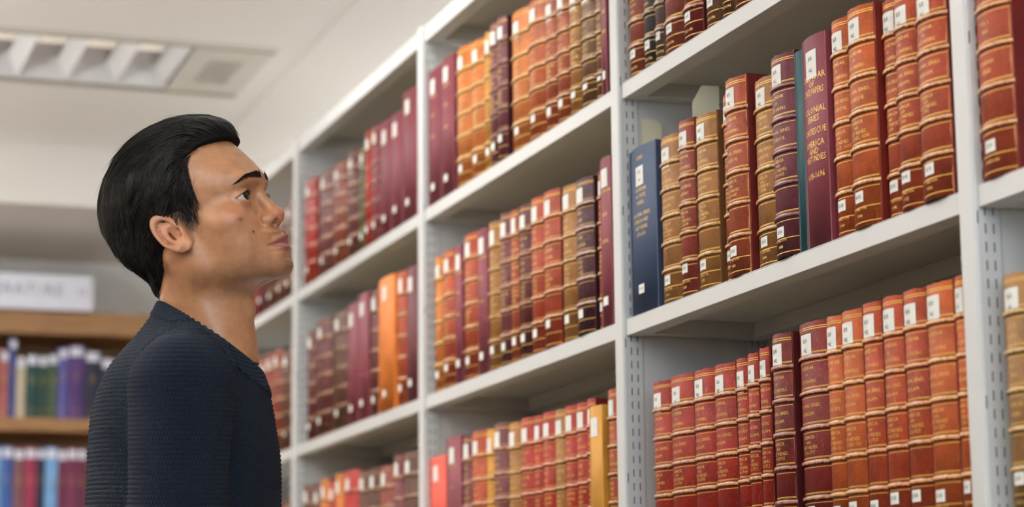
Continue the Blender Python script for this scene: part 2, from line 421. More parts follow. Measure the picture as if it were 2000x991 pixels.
ROWS=[
(3,'B',[
 ('navy', 'C', 2.0433, 2.1437, 0.2505, 0),
 ('tan', 'K', 2.1489, 2.2185, 0.2456, 2),
 ('redtan', 'K', 2.2208, 2.2746, 0.2542, 0),
 ('tan', 'K', 2.2717, 2.349, 0.2481, 1),
 ('russet', 'K', 2.3382, 2.3679, 0.265, 14),
 ('russet', 'K', 2.3893, 2.4551, 0.2713, -6),
 ('tan', 'K', 2.463, 2.5205, 0.2544, 5),
 ('purple', 'K', 2.5327, 2.6034, 0.2658, -7),
 ('teal', 'C', 2.596, 2.6128, 0.2595, 2),
 ('maroon', 'C', 2.6236, 2.6906, 0.2673, -2),
 ('orange', 'K', 2.6855, 2.7355, 0.2735, 2),
 ('orange', 'K', 2.7423, 2.8091, 0.2703, -6),
 ('russetor', 'K', 2.813, 2.8468, 0.2651, 8),
 ('russetor', 'K', 2.8562, 2.9075, 0.258, -4),
 ('russetor', 'K', 2.9118, 2.9808, 0.2504, -9),
]),
(3,'C',[
 ('redk', 'K', 2.0997, 2.1635, 0.2563, 2),
 ('redk', 'K', 2.1658, 2.2465, 0.2561, 0),
 ('redk', 'K', 2.2474, 2.3168, 0.2541, 0),
 ('redk', 'K', 2.3196, 2.3893, 0.253, -1),
 ('redk', 'K', 2.384, 2.4232, 0.2537, 4),
 ('redk', 'K', 2.4258, 2.4595, 0.256, 3),
 ('redk', 'K', 2.46, 2.4944, 0.2587, 4),
 ('darkred', 'K', 2.489, 2.4987, 0.2695, 10),
 ('darkred', 'K', 2.518, 2.5727, 0.2667, -9),
 ('darkredp', 'K', 2.598, 2.6525, 0.2722, 0),
 ('orange', 'K', 2.6505, 2.6914, 0.2711, 2),
 ('orange', 'K', 2.6942, 2.7465, 0.2712, -1),
 ('redor', 'K', 2.7468, 2.7948, 0.2723, 0),
 ('redor', 'K', 2.7948, 2.843, 0.2724, 0),
 ('redor', 'K', 2.8451, 2.897, 0.2725, -1),
 ('orange', 'K', 2.8987, 2.959, 0.2706, -3),
 ('orange', 'K', 2.9574, 2.986, 0.272, 4),
]),
(3,'A',[
 ('redbrown', 'L', 2.038, 2.0995, 0.2433, 2),
 ('black', 'L', 2.1019, 2.1461, 0.2386, 2),
 ('greybrown', 'L', 2.1454, 2.1737, 0.2489, 3),
 ('redbrown', 'L', 2.1787, 2.2499, 0.2404, -1),
 ('maroonred', 'L', 2.253, 2.3162, 0.2373, -3),
 ('brown', 'L', 2.3391, 2.3776, 0.2491, 3),
 ('darkbrown', 'L', 2.3794, 2.4153, 0.2671, 2),
 ('redbrown', 'L', 2.4192, 2.4825, 0.263, -1),
]),
(4,'B',[
 ('russetor', 'L', 3.0304, 3.1062, 0.2761, -6),
]),
(4,'C',[
 ('tanmot', 'L', 3.0541, 3.1147, 0.2562, 0),
]),
(2,'A',[
 ('maroon', 'C', 1.0266, 1.1177, 0.2655, 0),
 ('maroon', 'C', 1.1145, 1.199, 0.2685, 0),
 ('orangey', 'L', 1.199, 1.2908, 0.2639, 0),
 ('orangey', 'L', 1.2908, 1.3674, 0.2544, 0),
 ('ochre', 'L', 1.3615, 1.3954, 0.2563, 4),
 ('purple', 'L', 1.4012, 1.4454, 0.2612, 0),
 ('purple', 'L', 1.4512, 1.4998, 0.2574, -4),
 ('orangey', 'L', 1.5316, 1.5936, 0.2485, 2),
 ('orange', 'L', 1.5986, 1.6808, 0.2427, -1),
 ('russet', 'L', 1.6788, 1.7342, 0.232, 1),
 ('russet', 'L', 1.7365, 1.795, 0.2273, 0),
 ('tan', 'L', 1.7944, 1.8422, 0.2197, 1),
 ('brown', 'L', 1.8438, 1.91, 0.2149, 0),
 ('brown', 'L', 1.9114, 1.9393, 0.2108, 3),
 ('maroon', 'C', 1.9439, 1.9672, 0.2042, 1),
]),
(2,'B',[
 ('orangey', 'L', 1.0559, 1.1101, 0.2575, 3),
 ('redor', 'L', 1.1148, 1.192, 0.2572, 0),
 ('maroon', 'C', 1.1874, 1.2295, 0.2568, 3),
 ('redor', 'L', 1.2341, 1.3245, 0.2659, 0),
 ('maroon', 'C', 1.3234, 1.3798, 0.2621, 1),
 ('tan', 'L', 1.3813, 1.4443, 0.263, 0),
 ('plum', 'L', 1.4443, 1.5002, 0.2674, 0),
 ('russet', 'L', 1.4979, 1.537, 0.2644, 2),
 ('darkmar', 'L', 1.539, 1.5975, 0.2634, 1),
 ('redor', 'L', 1.5988, 1.6605, 0.2631, 0),
 ('redor', 'L', 1.6652, 1.7436, 0.2597, -3),
 ('tan', 'L', 1.741, 1.8097, 0.2536, 1),
 ('dplum', 'L', 1.8165, 1.8913, 0.2493, -4),
 ('russet', 'L', 1.8942, 1.9176, 0.2505, 8),
 ('maroon', 'C', 1.9308, 1.9767, 0.2631, -2),
]),
(2,'C',[
 ('scarlet', 'C', 1.0207, 1.1342, 0.2407, 0),
 ('maroon', 'C', 1.1373, 1.2275, 0.2683, 0),
 ('plum', 'L', 1.2274, 1.2712, 0.263, 2),
 ('redor', 'L', 1.2757, 1.3605, 0.2652, -1),
 ('ochre', 'L', 1.3574, 1.3931, 0.2627, 3),
 ('plum', 'L', 1.3994, 1.4742, 0.2666, -1),
 ('tan', 'L', 1.4714, 1.536, 0.261, 1),
 ('redbr', 'L', 1.5377, 1.6053, 0.2618, 0),
 ('redbr', 'L', 1.6025, 1.6415, 0.2601, 2),
 ('redbr', 'L', 1.6442, 1.7036, 0.2601, 0),
 ('tan', 'L', 1.705, 1.7489, 0.2587, 1),
 ('redbr', 'L', 1.7502, 1.8021, 0.2588, 0),
 ('redbr', 'L', 1.8021, 1.8504, 0.2582, 0),
 ('redbr', 'L', 1.8491, 1.8728, 0.2605, 1),
 ('mustard', 'C', 1.8854, 1.9442, 0.2442, -9),
 ('russet', 'L', 1.9351, 1.974, 0.2647, 0),
]),
(1,'A',[
 ('red', 'L', 0.0631, 0.1722, 0.244, -3),
 ('plum', 'L', 0.2265, 0.2984, 0.2383, 2),
 ('redbrown', 'L', 0.302, 0.4231, 0.2312, 0),
 ('darkmar', 'L', 0.4271, 0.5346, 0.2342, 0),
 ('green', 'L', 0.5293, 0.5695, 0.2276, 3),
 ('red', 'L', 0.5712, 0.6226, 0.2504, 2),
 ('maroon', 'L', 0.6278, 0.7009, 0.2476, -1),
 ('maroon', 'C', 0.7048, 0.7831, 0.2392, -1),
 ('maroon', 'C', 0.7831, 0.859, 0.2371, -1),
 ('maroon', 'C', 0.8627, 0.9601, 0.2641, -1),
]),
(1,'B',[
 ('darkmar', 'L', 0.0847, 0.1502, 0.2514, 2),
 ('darkmar', 'L', 0.156, 0.3044, 0.2614, -1),
 ('darkbrown', 'L', 0.3283, 0.4345, 0.2581, 0),
 ('maroon', 'C', 0.4469, 0.5324, 0.259, 0),
 ('maroon', 'C', 0.5323, 0.6151, 0.2679, 0),
 ('darkmar', 'L', 0.6133, 0.6897, 0.2609, 1),
 ('orangebr', 'C', 0.7021, 0.8192, 0.2723, -4),
 ('redor', 'L', 0.8161, 0.8831, 0.2684, 0),
 ('plum', 'C', 0.8866, 0.9584, 0.266, 0),
]),
(1,'C',[
 ('darkbrown', 'L', 0.0575, 0.1508, 0.2637, 0),
 ('darkmar', 'L', 0.1469, 0.2148, 0.2579, 2),
 ('orangey', 'L', 0.2186, 0.2848, 0.2656, 0),
 ('red', 'L', 0.2792, 0.3396, 0.2547, 3),
 ('orangey', 'L', 0.345, 0.404, 0.2667, 0),
 ('red', 'L', 0.4059, 0.5318, 0.2654, -1),
 ('darkbrown', 'L', 0.538, 0.6081, 0.2568, 0),
 ('darkbrown', 'L', 0.6064, 0.6746, 0.2555, 1),
 ('redbrown', 'L', 0.6801, 0.7861, 0.2528, 0),
 ('plum', 'L', 0.7844, 0.848, 0.2679, 1),
 ('darkbrown', 'L', 0.8497, 0.9519, 0.266, 0),
]),
(0,'A',[
 ('red', 'C', -0.5198, -0.4214, 0.2464, 0),
 ('plum', 'C', -0.4214, -0.3317, 0.2333, 0),
 ('darkbrown', 'L', -0.3271, -0.2134, 0.2409, 0),
 ('plum', 'L', -0.2081, -0.1401, 0.2346, 0),
 ('darkbrown', 'L', -0.1349, -0.0384, 0.2321, 0),
]),
(0,'B',[
 ('redbrown', 'L', -0.6202, -0.5369, 0.2355, 0),
 ('redbrown', 'L', -0.5369, -0.4559, 0.2381, 0),
 ('redbrown', 'L', -0.4559, -0.3825, 0.2553, 0),
 ('redbrown', 'L', -0.3825, -0.3109, 0.2529, 0),
 ('redbrown', 'L', -0.3109, -0.241, 0.2524, 0),
 ('redbrown', 'L', -0.241, -0.1624, 0.2522, 0),
 ('darkbrown', 'L', -0.1573, -0.041, 0.2376, 0),
]),
(0,'C',[
 ('red', 'C', -0.2266, -0.1236, 0.2354, 0),
 ('darkbrown', 'L', -0.1236, -0.0242, 0.243, 0),
]),
]

FONT_CACHE = {}
def text_geo(s, size):
    """flat, centred glyph mesh of one line of lettering (x right, y up), built once per string"""
    key = s
    if key not in FONT_CACHE:
        cu = bpy.data.curves.new('lettering', 'FONT')
        cu.body = s; cu.align_x = 'CENTER'; cu.align_y = 'CENTER'; cu.resolution_u = 1; cu.size = 1.0
        cu.offset = 0.0
        o = bpy.data.objects.new('lettering', cu)
        COL.objects.link(o)
        dg = bpy.context.evaluated_depsgraph_get(); dg.update()
        me = o.evaluated_get(dg).to_mesh()
        FONT_CACHE[key] = ([tuple(v.co[:2]) for v in me.vertices], [tuple(p.vertices) for p in me.polygons])
        o.evaluated_get(dg).to_mesh_clear()
        bpy.data.objects.remove(o); bpy.data.curves.remove(cu)
    v, f = FONT_CACHE[key]
    return [(x * size, y * size) for x, y in v], f
class Arc:
    def __init__(s, t, b):
        s.a = t / 2; s.b = b; s.R = (s.a ** 2 + b * b) / (2 * b); s.pm = math.asin(min(1, s.a / s.R))
        if b > s.a: s.pm = math.pi - s.pm
    def p(s, u, d=0.0):
        """point at arc length u from the spine's middle, d outwards"""
        ph = u / s.R
        return ((s.R + d) * math.sin(ph), s.R - (s.R + d) * math.cos(ph))
def patch(mb, arc, u0, u1, z0, z1, d, n=4, jag=None):
    rows = []
    for z in (z0, z1):
        rows.append([(*arc.p(u0 + (u1 - u0) * i / n, d), z) for i in range(n + 1)])
    mb.grid(rows)
def wrap_text(mb, arc, s, size, uc, zc, d, xs=1.0):
    v, f = text_geo(s, size)
    n = len(mb.v)
    um = arc.R * arc.pm * 0.97
    for x, y in v:
        mb.v.append((*arc.p(max(-um, min(um, uc + x * xs)), d), zc + y))
    mb.f += [tuple(n + i for i in q) for q in f]
rng = random.Random(11)
HEAVY = ('russet', 'russetor', 'darkred')
def make_book(x0, x1, z, h, pal, style, pro, label, group, texts=None, lod=2, marks=(1, 1), depth=None):
    """x0..x1 along the shelf, spine towards -y; lod 2 = lettering, 1 = gilt only, 0 = far"""
    t = x1 - x0
    c, worn, _ = PAL[pal]
    cl = style == 'C'
    b = (0.10 if cl else 0.20) * t
    b = max(0.002, min(b, 0.006 if cl else 0.012))
    D = depth or min(0.195, 0.185 + rng.uniform(-0.012, 0.006))
    y0 = 0.008 + pro * 0.001
    root = empty('book', ((x0 + x1) / 2, y0, z))
    tag(root, label, 'book', group)
    arc = Arc(t - 0.0006, b)
    lm = cloth('cloth_' + pal, c) if cl else leather('leather_' + pal, c, worn, 0.5 if lod else 0.3)
    bm_ = cloth('cloth_' + pal, c) if cl else plain('board_' + pal, (c[0] * 0.66, c[1] * 0.40, c[2] * 0.56) if c[0] > 1.6 * c[1] else tuple(v * 0.7 for v in c), 0.55, 0, 0.15, 40, 0.25)
    # spine: an outward-facing arc with a lining, slightly ragged at head and tail
    N = 14 if lod else 8
    um = arc.R * arc.pm
    mb = MB()
    jag = 0.0012 if (not cl and lod == 2) else 0.0
    us = [-um + 2 * um * i / N for i in range(N + 1)]
    bot = [(*arc.p(u), rng.uniform(0, jag) * 0.5) for u in us]
    mid = [(*arc.p(u), h * 0.5) for u in us]
    top = [(*arc.p(u), h - rng.uniform(0, jag * 2)) for u in us]
    inn = [(*arc.p(u * 0.97, -0.0025), h - 0.001) for u in us]
    inb = [(*arc.p(u * 0.97, -0.0025), 0.001) for u in us]
    mb.grid([inb, bot, mid, top, inn, inb])
    mb.build('spine', lm, root, smooth=True)
    # boards and page block
    a = t / 2 - 0.0003
    for s in (-1, 1):
        xa, xb = (-a, -a + 0.003) if s < 0 else (a - 0.003, a)
        MB().box(xa, xb, b - 0.0015, D, 0.0, h).build('cover_board', bm_, root)
    MB().box(-a + 0.0032, a - 0.0032, b + 0.0005, D - 0.004, 0.003, h - 0.005).build('page_block', PAGES, root)
    uc = -0.06 * um
    if not cl:
        nb = 5
        m1, m0 = 0.165 * h, 0.198 * h
        zb = [m0 + (h - m0 - m1) * k / (nb - 1) for k in range(nb)]
        bh, bw = (0.0031, 0.0036)
        rows = []
        M = 12 if lod else 6
        for i in range(M + 1):
            u = um * (-1 + 2 * i / M)
            k = 1.0 if 0 < i < M else 0.55
            rows.append([(*arc.p(u, bh * k * math.sin(math.pi * q / 6)), -bw * math.cos(math.pi * q / 6)) for q in range(7)])
        bmesh_ = None
        bmat = band_mat('band_' + pal, c, worn)
        for zz in zb:
            if bmesh_ is None:
                o = MB().grid(rows).build('raised_band', bmat, root, (0, 0, zz), True); bmesh_ = o.data
            else: link('raised_band', bmesh_, root, (0, 0, zz))
        g = MB()
        n = 10 if lod else 5
        e = um * 0.96
        for zz in zb:
            for off in (-0.0062, 0.0062): patch(g, arc, -e, e, zz + off - 0.0004, zz + off + 0.0004, 0.00016, n)
            if lod == 2: patch(g, arc, -e, e, zz + 0.0048, zz + 0.0053, 0.00016, n)
        for zz in (h - 0.0075, h - 0.0100, 0.0060, 0.0240): patch(g, arc, -e, e, zz - 0.0005, zz + 0.0005, 0.00016, n)
        g.build('gilt_rule', GOLD, root)['kind'] = 'stuff'
        if lod == 2:
            wj = 0.10 if pal in HEAVY and t > 0.05 and rng.random() < 0.75 else 0.035
            g = MB(); rows = []
            for q in range(25):
                zz = 0.002 + (h - 0.004) * q / 24
                k = wj * rng.uniform(0.6, 1.3)
                rows.append([(*arc.p(um * (1 - k)), zz), (*arc.p(um * (1 - k * 0.5), 0.0005), zz), (*arc.p(um * 0.999, 0.0003), zz)])
            g.grid(rows).build('worn_joint', leather('joint_' + pal, tuple((a_ * 0.45 + b_ * 0.55) for a_, b_ in zip(c, worn)), tuple(min(255, v_ + 16) for v_ in worn), 0.6), root, smooth=True)
        if lod == 2 and texts:
            g = MB()
            for k, lines in texts.items():            # panel index counted from the head
                pz = [h] + zb[::-1] + [0]
                zt, zl = pz[k] - 0.008, pz[k + 1] + 0.008
                zc = (zt + zl) / 2
                m = len(lines)
                for q, ln in enumerate(lines):
                    sz = 0.0060 if len(ln) > 3 else 0.0046
                    wdt = 0.55 * len(ln) * sz
                    xs = min(1.12, 1.65 * um / max(wdt, 1e-4))
                    wrap_text(g, arc, ln, sz, uc * 0.9, zc + ((m - 1) / 2 - q) * min(0.0100, (zt - zl) / max(m, 1) * 0.92), 0.0002, xs)
            g.build('gilt_lettering', GOLD, root)['kind'] = 'stuff'
        elif lod == 1:
            g = MB()
            r2 = random.Random(int(x0 * 9973))
            for k in (1, 2, 3):
                pz = [h] + zb[::-1] + [0]
                zc = (pz[k] + pz[k + 1]) / 2
                for q in (0.006, -0.006) if k < 3 else (0.007, -0.001, -0.009):
                    wrap_text(g, arc, r2.choice(['SERIES', 'PAPERS', 'STATE', 'INDIES', 'CALENDAR']), 0.0068, uc * 0.6, zc + q, 0.0002, min(1.1, 1.4 * um / 0.026))
            g.build('gilt_lettering', GOLD, root)['kind'] = 'stuff'
    elif texts and lod:
        g = MB()
        for zf, ln, sz in texts:
            wrap_text(g, arc, ln, sz, uc * 0.6, h * zf, 0.0002, min(1.0, 1.8 * um / (0.6 * len(ln) * sz)))
        g.build('gilt_lettering', GOLD, root)['kind'] = 'stuff'
    # paper labels
    lw, lh = min(0.029, 1.15 * um), 0.029
    if marks[0]:
        z1 = h - (0.014 if not cl else 0.016) - rng.uniform(0, 0.004)
        if pal == 'navy': z1 = h - 0.030
        if pal == 'maroon' and lod == 2 and cl: lh = 0.036
        l = MB(); patch(l, arc, uc - lw / 2, uc + lw / 2, z1 - lh, z1, 0.0004, 5)
        lo = l.build('spine_label', PAPER, root)
        if lod == 2:
            l = MB()
            for q, ln in enumerate(('BLR', '942')): wrap_text(l, arc, ln, 0.0072, uc, z1 - lh * (0.30 + 0.42 * q), 0.0006, 0.9 * min(1, lw / 0.029))
            l.build('label_lettering', INK, lo)['kind'] = 'stuff'
    if marks[1]:
        z0 = 0.028 + rng.uniform(-0.002, 0.006)
        lw2 = min(0.021, 1.0 * um)
        l = MB(); patch(l, arc, uc - lw2 / 2, uc + lw2 / 2, z0, z0 + 0.0135, 0.0004, 5)
        lo = l.build('shelfmark_label', PAPER, root)
        if lod == 2:
            l = MB(); wrap_text(l, arc, 'BS143', 0.0066, uc, z0 + 0.0068, 0.0006, 0.8 * lw2 / 0.022)
            l.build('label_lettering', INK, lo)['kind'] = 'stuff'
    return root

ORD = ['first', 'second', 'third', 'fourth', 'fifth', 'sixth', 'seventh', 'eighth', 'ninth', 'tenth', 'eleventh', 'twelfth', 'thirteenth', 'fourteenth', 'fifteenth', 'sixteenth', 'seventeenth']
BAYN = {4: 'rightmost bay', 3: 'widest bay', 2: 'second widest bay', 1: 'blurred third bay', 0: 'farthest blurred bay'}
SHN = {'A': 'upper', 'B': 'middle', 'C': 'lower'}
YEARS_C = ['1702', '1702-1703', '1704-1705', '1706-1708', '1708-1709', '1710-1711', '1711-1712', '1712-1714', '1714-1715', '1716-1717', 'JAN. 1719-FEB. 1720', 'MAR. 1720-DEC. 1721', '1722-1723', '1724-1725', '1726-1727', '1728-1729', '1730']
YEARS_B = ['', '1574-1660', '1661-1668', '1675-1676', '1677-1680', '1681-1685', '1685-88.', '1689-1692', '', '1693-1696', 'MAY-OCT. 1697', 'OCT.-DEC. 1698', '1699', '1700', '1701']
def cal_text(yr, ed, pub):
    return {1: ['CALENDAR', 'OF', 'STATE PAPERS.'], 2: ['COLONIAL SERIES.', ed], 3: ['AMERICA', 'AND', 'WEST INDIES.', yr], 5: ['', '', 'LONDON', pub]}
NAVY_T = [(0.93, 'GUIDE', 0.008), (0.74, 'CALENDAR', 0.0085), (0.70, 'OF STATE', 0.0085), (0.66, 'PAPERS', 0.0085), (0.59, 'COLONIAL SERIES', 0.008), (0.55, 'AMERICA AND', 0.008), (0.51, 'WEST INDIES', 0.008), (0.47, '1574-1676', 0.008)]
MAR_T = [(0.80, 'CALENDAR', 0.0115), (0.765, 'OF', 0.0115), (0.73, 'STATE PAPERS', 0.0115), (0.64, 'COLONIAL', 0.0115), (0.60, 'SERIES', 0.0115), (0.54, 'FORTESCUE', 0.0115), (0.48, 'AMERICA', 0.0115), (0.445, 'AND', 0.0115), (0.41, 'WEST INDIES', 0.0115), (0.33, '1693-1696', 0.0115)]
CL_T = [(0.80, 'CALENDAR', 0.008), (0.66, 'SERIES', 0.008), (0.50, 'PAPERS', 0.008)]
for bay, sh, rows in ROWS:
    rows = [list(r) for r in rows]
    for i in range(len(rows) - 1):                      # close gaps and trim overlaps between neighbours
        p, q = rows[i], rows[i + 1]
        g = q[2] - p[3]
        if g < 0: m = (q[2] + p[3]) / 2; p[3] = m - 0.0003; q[2] = m + 0.0003
        elif p[5] < q[5]: q[2] = p[3] + 0.0008
        else: p[3] = q[2] - 0.0008
    for i, (pal, st, x0, x1, h, pro) in enumerate(rows):
        x0 = max(x0, bay - 1 + WU + 0.002)
        x1 = min(x1, bay - 0.002)
        lod = 2 if bay >= 3 else (1 if bay == 2 else 0)
        kindw = 'cloth book' if st == 'C' else 'ribbed leather book'
        where = f'{ORD[i]} from left, {SHN[sh]} shelf, {BAYN[bay]}'
        if len(rows) == 1: where = f'{SHN[sh]} shelf, {BAYN[bay]}'
        label = f'{PAL[pal][2]} {kindw}, {where}'
        texts = None
        if st == 'C' and pal == 'navy': texts = NAVY_T
        elif st == 'C' and bay == 3 and pal == 'maroon': texts = MAR_T
        elif st == 'C' and pal not in ('teal', 'scarlet', 'mustard', 'orangebr'): texts = CL_T
        elif st == 'K':
            yr = (YEARS_C if sh == 'C' else YEARS_B)[i]
            ed = 'HEADLAM.' if sh == 'C' or i > 11 else ('SAINSBURY.' if i < 5 else 'FORTESCUE.')
            texts = cal_text(yr, ed, str(1860 + i * 4 if sh == 'B' else 1908 + i * 2))
        elif lod == 2 and st != 'C': texts = {1: ['STATE', 'PAPERS'], 2: ['VOL. I.', '1830'], 3: ['FOREIGN', 'SERIES'], 5: ['', '', 'LONDON']}
        marks = (1, 1)
        if pal == 'teal': marks = (0, 0)
        if st == 'C' and bay == 3 and pal == 'maroon': marks = (1, 0)
        if bay == 0: marks = (1, 1)
        if pal in ('mustard',): marks = (1, 0)
        make_book(x0, x1, ZS[sh] + 0.0004, h, pal, st, pro, label, f'books on the {SHN[sh]} shelf of the {BAYN[bay]}', texts, lod, marks)

# ------------------------------------------------------------------ card slips between the books
CARD = plain('cream_card', (222, 216, 188), 0.8, 0, 0.03, 20)
def slip(x, pts, label):
    """a stiff card with a cut corner, standing between two books with its top showing"""
    root = empty('card_slip', (x, sum(p[0] for p in pts) / len(pts), Z_B + 0.0004)); tag(root, label, 'card')
    oy, oz = root.location[1:]
    MB().prism([(y - oy, z - oz) for y, z in pts], 'x', -0.00025, 0.00025).build('card_sheet', CARD, root)
slip(2.0390, [(0.035, Z_B + 0.0004), (0.068, Z_B + 0.0004), (0.068, 1.805), (0.058, 1.8129), (0.035, 1.8121)], 'short cream card slip between the slotted upright and the navy book')
slip(2.2204, [(0.0385, Z_B + 0.0004), (0.076, Z_B + 0.0004), (0.081, 1.8218), (0.0535, 1.8212), (0.0383, 1.795)], 'tall cream card slip with a cut corner among the tan books')

# ------------------------------------------------------------------ wooden bookcase in the background
def wood_mat():
    m, nt, b = new_mat('oak')
    v = coords(nt, True, (6, 0.7, 6))
    n = noise(nt, v, 9, 5, 0.6)
    nt.links.new(ramp(nt, n, [(0.25, lin((132, 92, 52))), (0.55, lin((164, 120, 74))), (0.8, lin((178, 136, 88)))]), b.inputs['Base Color'])
    b.inputs['Roughness'].default_value = 0.5
    return m
OAK = wood_mat()
BX = -2.2
case = empty('wooden_bookcase', (BX - 0.14, -0.65, 0))
tag(case, 'oak bookcase against the far wall behind the man', 'bookcase')
def C(m, name, mat=OAK, **k):
    m.v = [(x - BX + 0.14, y + 0.65, z) for x, y, z in m.v]
    return m.build(name, mat, case, **k)
CY0, CY1 = -1.85, 0.55
C(MB().box(BX - 0.30, BX + 0.012, CY0, CY1, 2.068, 2.142), 'top_board')
C(MB().box(BX - 0.30, BX - 0.285, CY0, CY1, 0.02, 2.068), 'back_board')
for y in (CY0, -0.66, CY1 - 0.024): C(MB().box(BX - 0.285, BX, y, y + 0.024, 0.0, 2.068), 'side_panel')
for z in (1.7965, 1.452, 1.107, 0.763, 0.419, 0.09): C(MB().box(BX - 0.285, BX, CY0 + 0.024, CY1 - 0.024, z - 0.041, z), 'shelf_board')
BPAL = {'rose': (176, 104, 100), 'royal': (56, 78, 138), 'beige': (206, 190, 164), 'bottle': (44, 74, 72), 'forest': (50, 74, 66), 'moss': (76, 92, 72),
        'violet': (96, 92, 158), 'purple': (88, 62, 116), 'ink': (44, 46, 64), 'sky': (120, 168, 214), 'blue': (66, 94, 160), 'mauve': (130, 88, 92),
        'crimson': (158, 56, 84), 'night': (46, 52, 74), 'wine': (112, 52, 78), 'wine2': (124, 58, 88)}
BWORD = {'rose': 'rose pink', 'royal': 'royal blue', 'beige': 'beige', 'bottle': 'bottle green', 'forest': 'forest green', 'moss': 'moss green', 'violet': 'violet blue', 'purple': 'dark purple',
         'ink': 'ink black', 'sky': 'sky blue', 'blue': 'mid blue', 'mauve': 'mauve brown', 'crimson': 'crimson', 'night': 'midnight blue', 'wine': 'wine red', 'wine2': 'dusky wine red'}
LILAC = plain('label_film', (226, 224, 236), 0.35, 0, 0.03, 80)
def back_book(y0, y1, z, h, colr, label, group):
    t = y1 - y0
    m = cloth('back_' + colr, BPAL[colr])
    root = empty('book', (BX - 0.012, (y0 + y1) / 2, z)); tag(root, label, 'book', group)
    b = 0.006; arc = Arc(t - 0.001, b); um = arc.R * arc.pm; N = 6
    def q(p): return (-p[1], p[0], p[2])          # spine faces +x
    def bld(mb, name, mat, par=root, **k):
        mb.v = [q(p) for p in mb.v]; return mb.build(name, mat, par, **k)
    us = [-um + 2 * um * i / N for i in range(N + 1)]
    mb = MB(); mb.grid([[(*arc.p(u), zz) for u in us] for zz in (0, h)]); mb.grid([[(*arc.p(u, -0.003), zz) for u in us] for zz in (h, 0)])
    bld(mb, 'spine', m, smooth=True)
    for s in (-1, 1): bld(MB().box(*sorted((s * (t / 2 - 0.0005), s * (t / 2 - 0.0033))), b - 0.001, 0.16, 0, h), 'cover_board', m)
    bld(MB().box(-t / 2 + 0.0035, t / 2 - 0.0035, b, 0.155, 0.003, h - 0.004), 'page_block', PAGES)
    l = MB(); patch(l, arc, -um * 0.8, um * 0.8, h - 0.034, h - 0.006, 0.0004, 4); bld(l, 'spine_label', LILAC)
    g = MB()
    for zz in (0.62, 0.55, 0.12): wrap_text(g, arc, 'SERIES', 0.006, 0, h * zz, 0.0003, min(1.2, 1.4 * um / 0.022))
    bld(g, 'gilt_lettering', GOLD)['kind'] = 'stuff'
E1 = [-0.4074, -0.3785, -0.3544, -0.3254, -0.2834, -0.2542, -0.2217, -0.1907, -0.1383, -0.0856, -0.0400]
C1 = ['rose', 'royal', 'beige', 'bottle', 'forest', 'moss', 'violet', 'purple', 'ink', 'night']
H1 = [2.0132, 2.052, 1.9921, 2.0033, 2.0012, 2.0073, 2.0267, 2.0349, 2.0203, 2.0]
for i, cn in enumerate(C1):
    back_book(E1[i] + 0.0005, E1[i + 1] - 0.0005, 1.7969, H1[i] - 1.7965, cn, f'{BWORD[cn]} book, {ORD[i]} from left, top shelf of the oak bookcase', 'books on the top shelf of the oak bookcase')
E2 = [-0.4347, -0.3909, -0.3558, -0.3206, -0.2821, -0.2563, -0.2159, -0.1867, -0.1543, -0.1233]
C2 = ['sky', 'blue', 'mauve', 'crimson', 'night', 'sky', 'wine', 'wine2', 'wine']
for i, cn in enumerate(C2):
    back_book(E2[i] + 0.0005, E2[i + 1] - 0.0005, 1.4524, 1.702 - 1.452 + [0, .002, -.003, .001][i % 4], cn, f'{BWORD[cn]} book, {ORD[i]} from left, lower shelf of the oak bookcase', 'books on the lower shelf of the oak bookcase')
# sign standing on the bookcase
SIGN = plain('sign_board', (226, 226, 236), 0.3, 0, 0.01, 5)
SIGNT = plain('sign_text', (150, 152, 164), 0.6)
sg = empty('shelf_sign', (-2.19, -0.36, 2.1422)); tag(sg, 'white sign with grey capital letters standing on the oak bookcase', 'sign')
MB().box(-0.003, 0.003, -0.24, 0.238, 0.0, 0.118).build('sign_panel', SIGN, sg, bevel=0.001)
MB().box(-0.03, 0.03, -0.24, 0.238, 0.0, 0.004).build('sign_foot', SIGN, sg)
g = MB(); v, f = text_geo('LITERATURE', 0.052)
g.v = [(0.0035, x + 0.00, y + 0.066) for x, y in v]; g.f = list(f); 
g.build('sign_lettering', SIGNT, sg)['kind'] = 'stuff'
v, f = text_geo('LE', 0.030)
g = MB(); g.v = [(0.0035, x + 0.205, y + 0.066) for x, y in v]; g.f = list(f); g.build('sign_symbol', SIGNT, sg)['kind'] = 'stuff'

# ------------------------------------------------------------------ the man: sculpted as distance fields, meshed with surface nets
def smin(a, b, k):
    h = np.maximum(k - np.abs(a - b), 0) / k
    return np.minimum(a, b) - h * h * k * 0.25
def smax(a, b, k): return -smin(-a, -b, k)
def ell(P, c, r):
    q = [(P[i] - c[i]) / r[i] for i in range(3)]
    k0 = np.sqrt(q[0] ** 2 + q[1] ** 2 + q[2] ** 2) + 1e-6
    k1 = np.sqrt((q[0] / r[0]) ** 2 + (q[1] / r[1]) ** 2 + (q[2] / r[2]) ** 2) + 1e-9
    return k0 * (k0 - 1) / k1
def cap(P, a, b, ra, rb):
    d = [b[i] - a[i] for i in range(3)]; L = sum(v * v for v in d) + 1e-9
    t = sum((P[i] - a[i]) * d[i] for i in range(3)) / L
    t = np.clip(t, 0, 1)
    return np.sqrt(sum((P[i] - a[i] - t * d[i]) ** 2 for i in range(3))) - (ra + (rb - ra) * t)
def grid_axes(lo, hi, h):
    ax = [np.arange(lo[i], hi[i] + h, h, dtype=np.float32) for i in range(3)]
    return ax, np.meshgrid(*ax, indexing='ij', sparse=True)
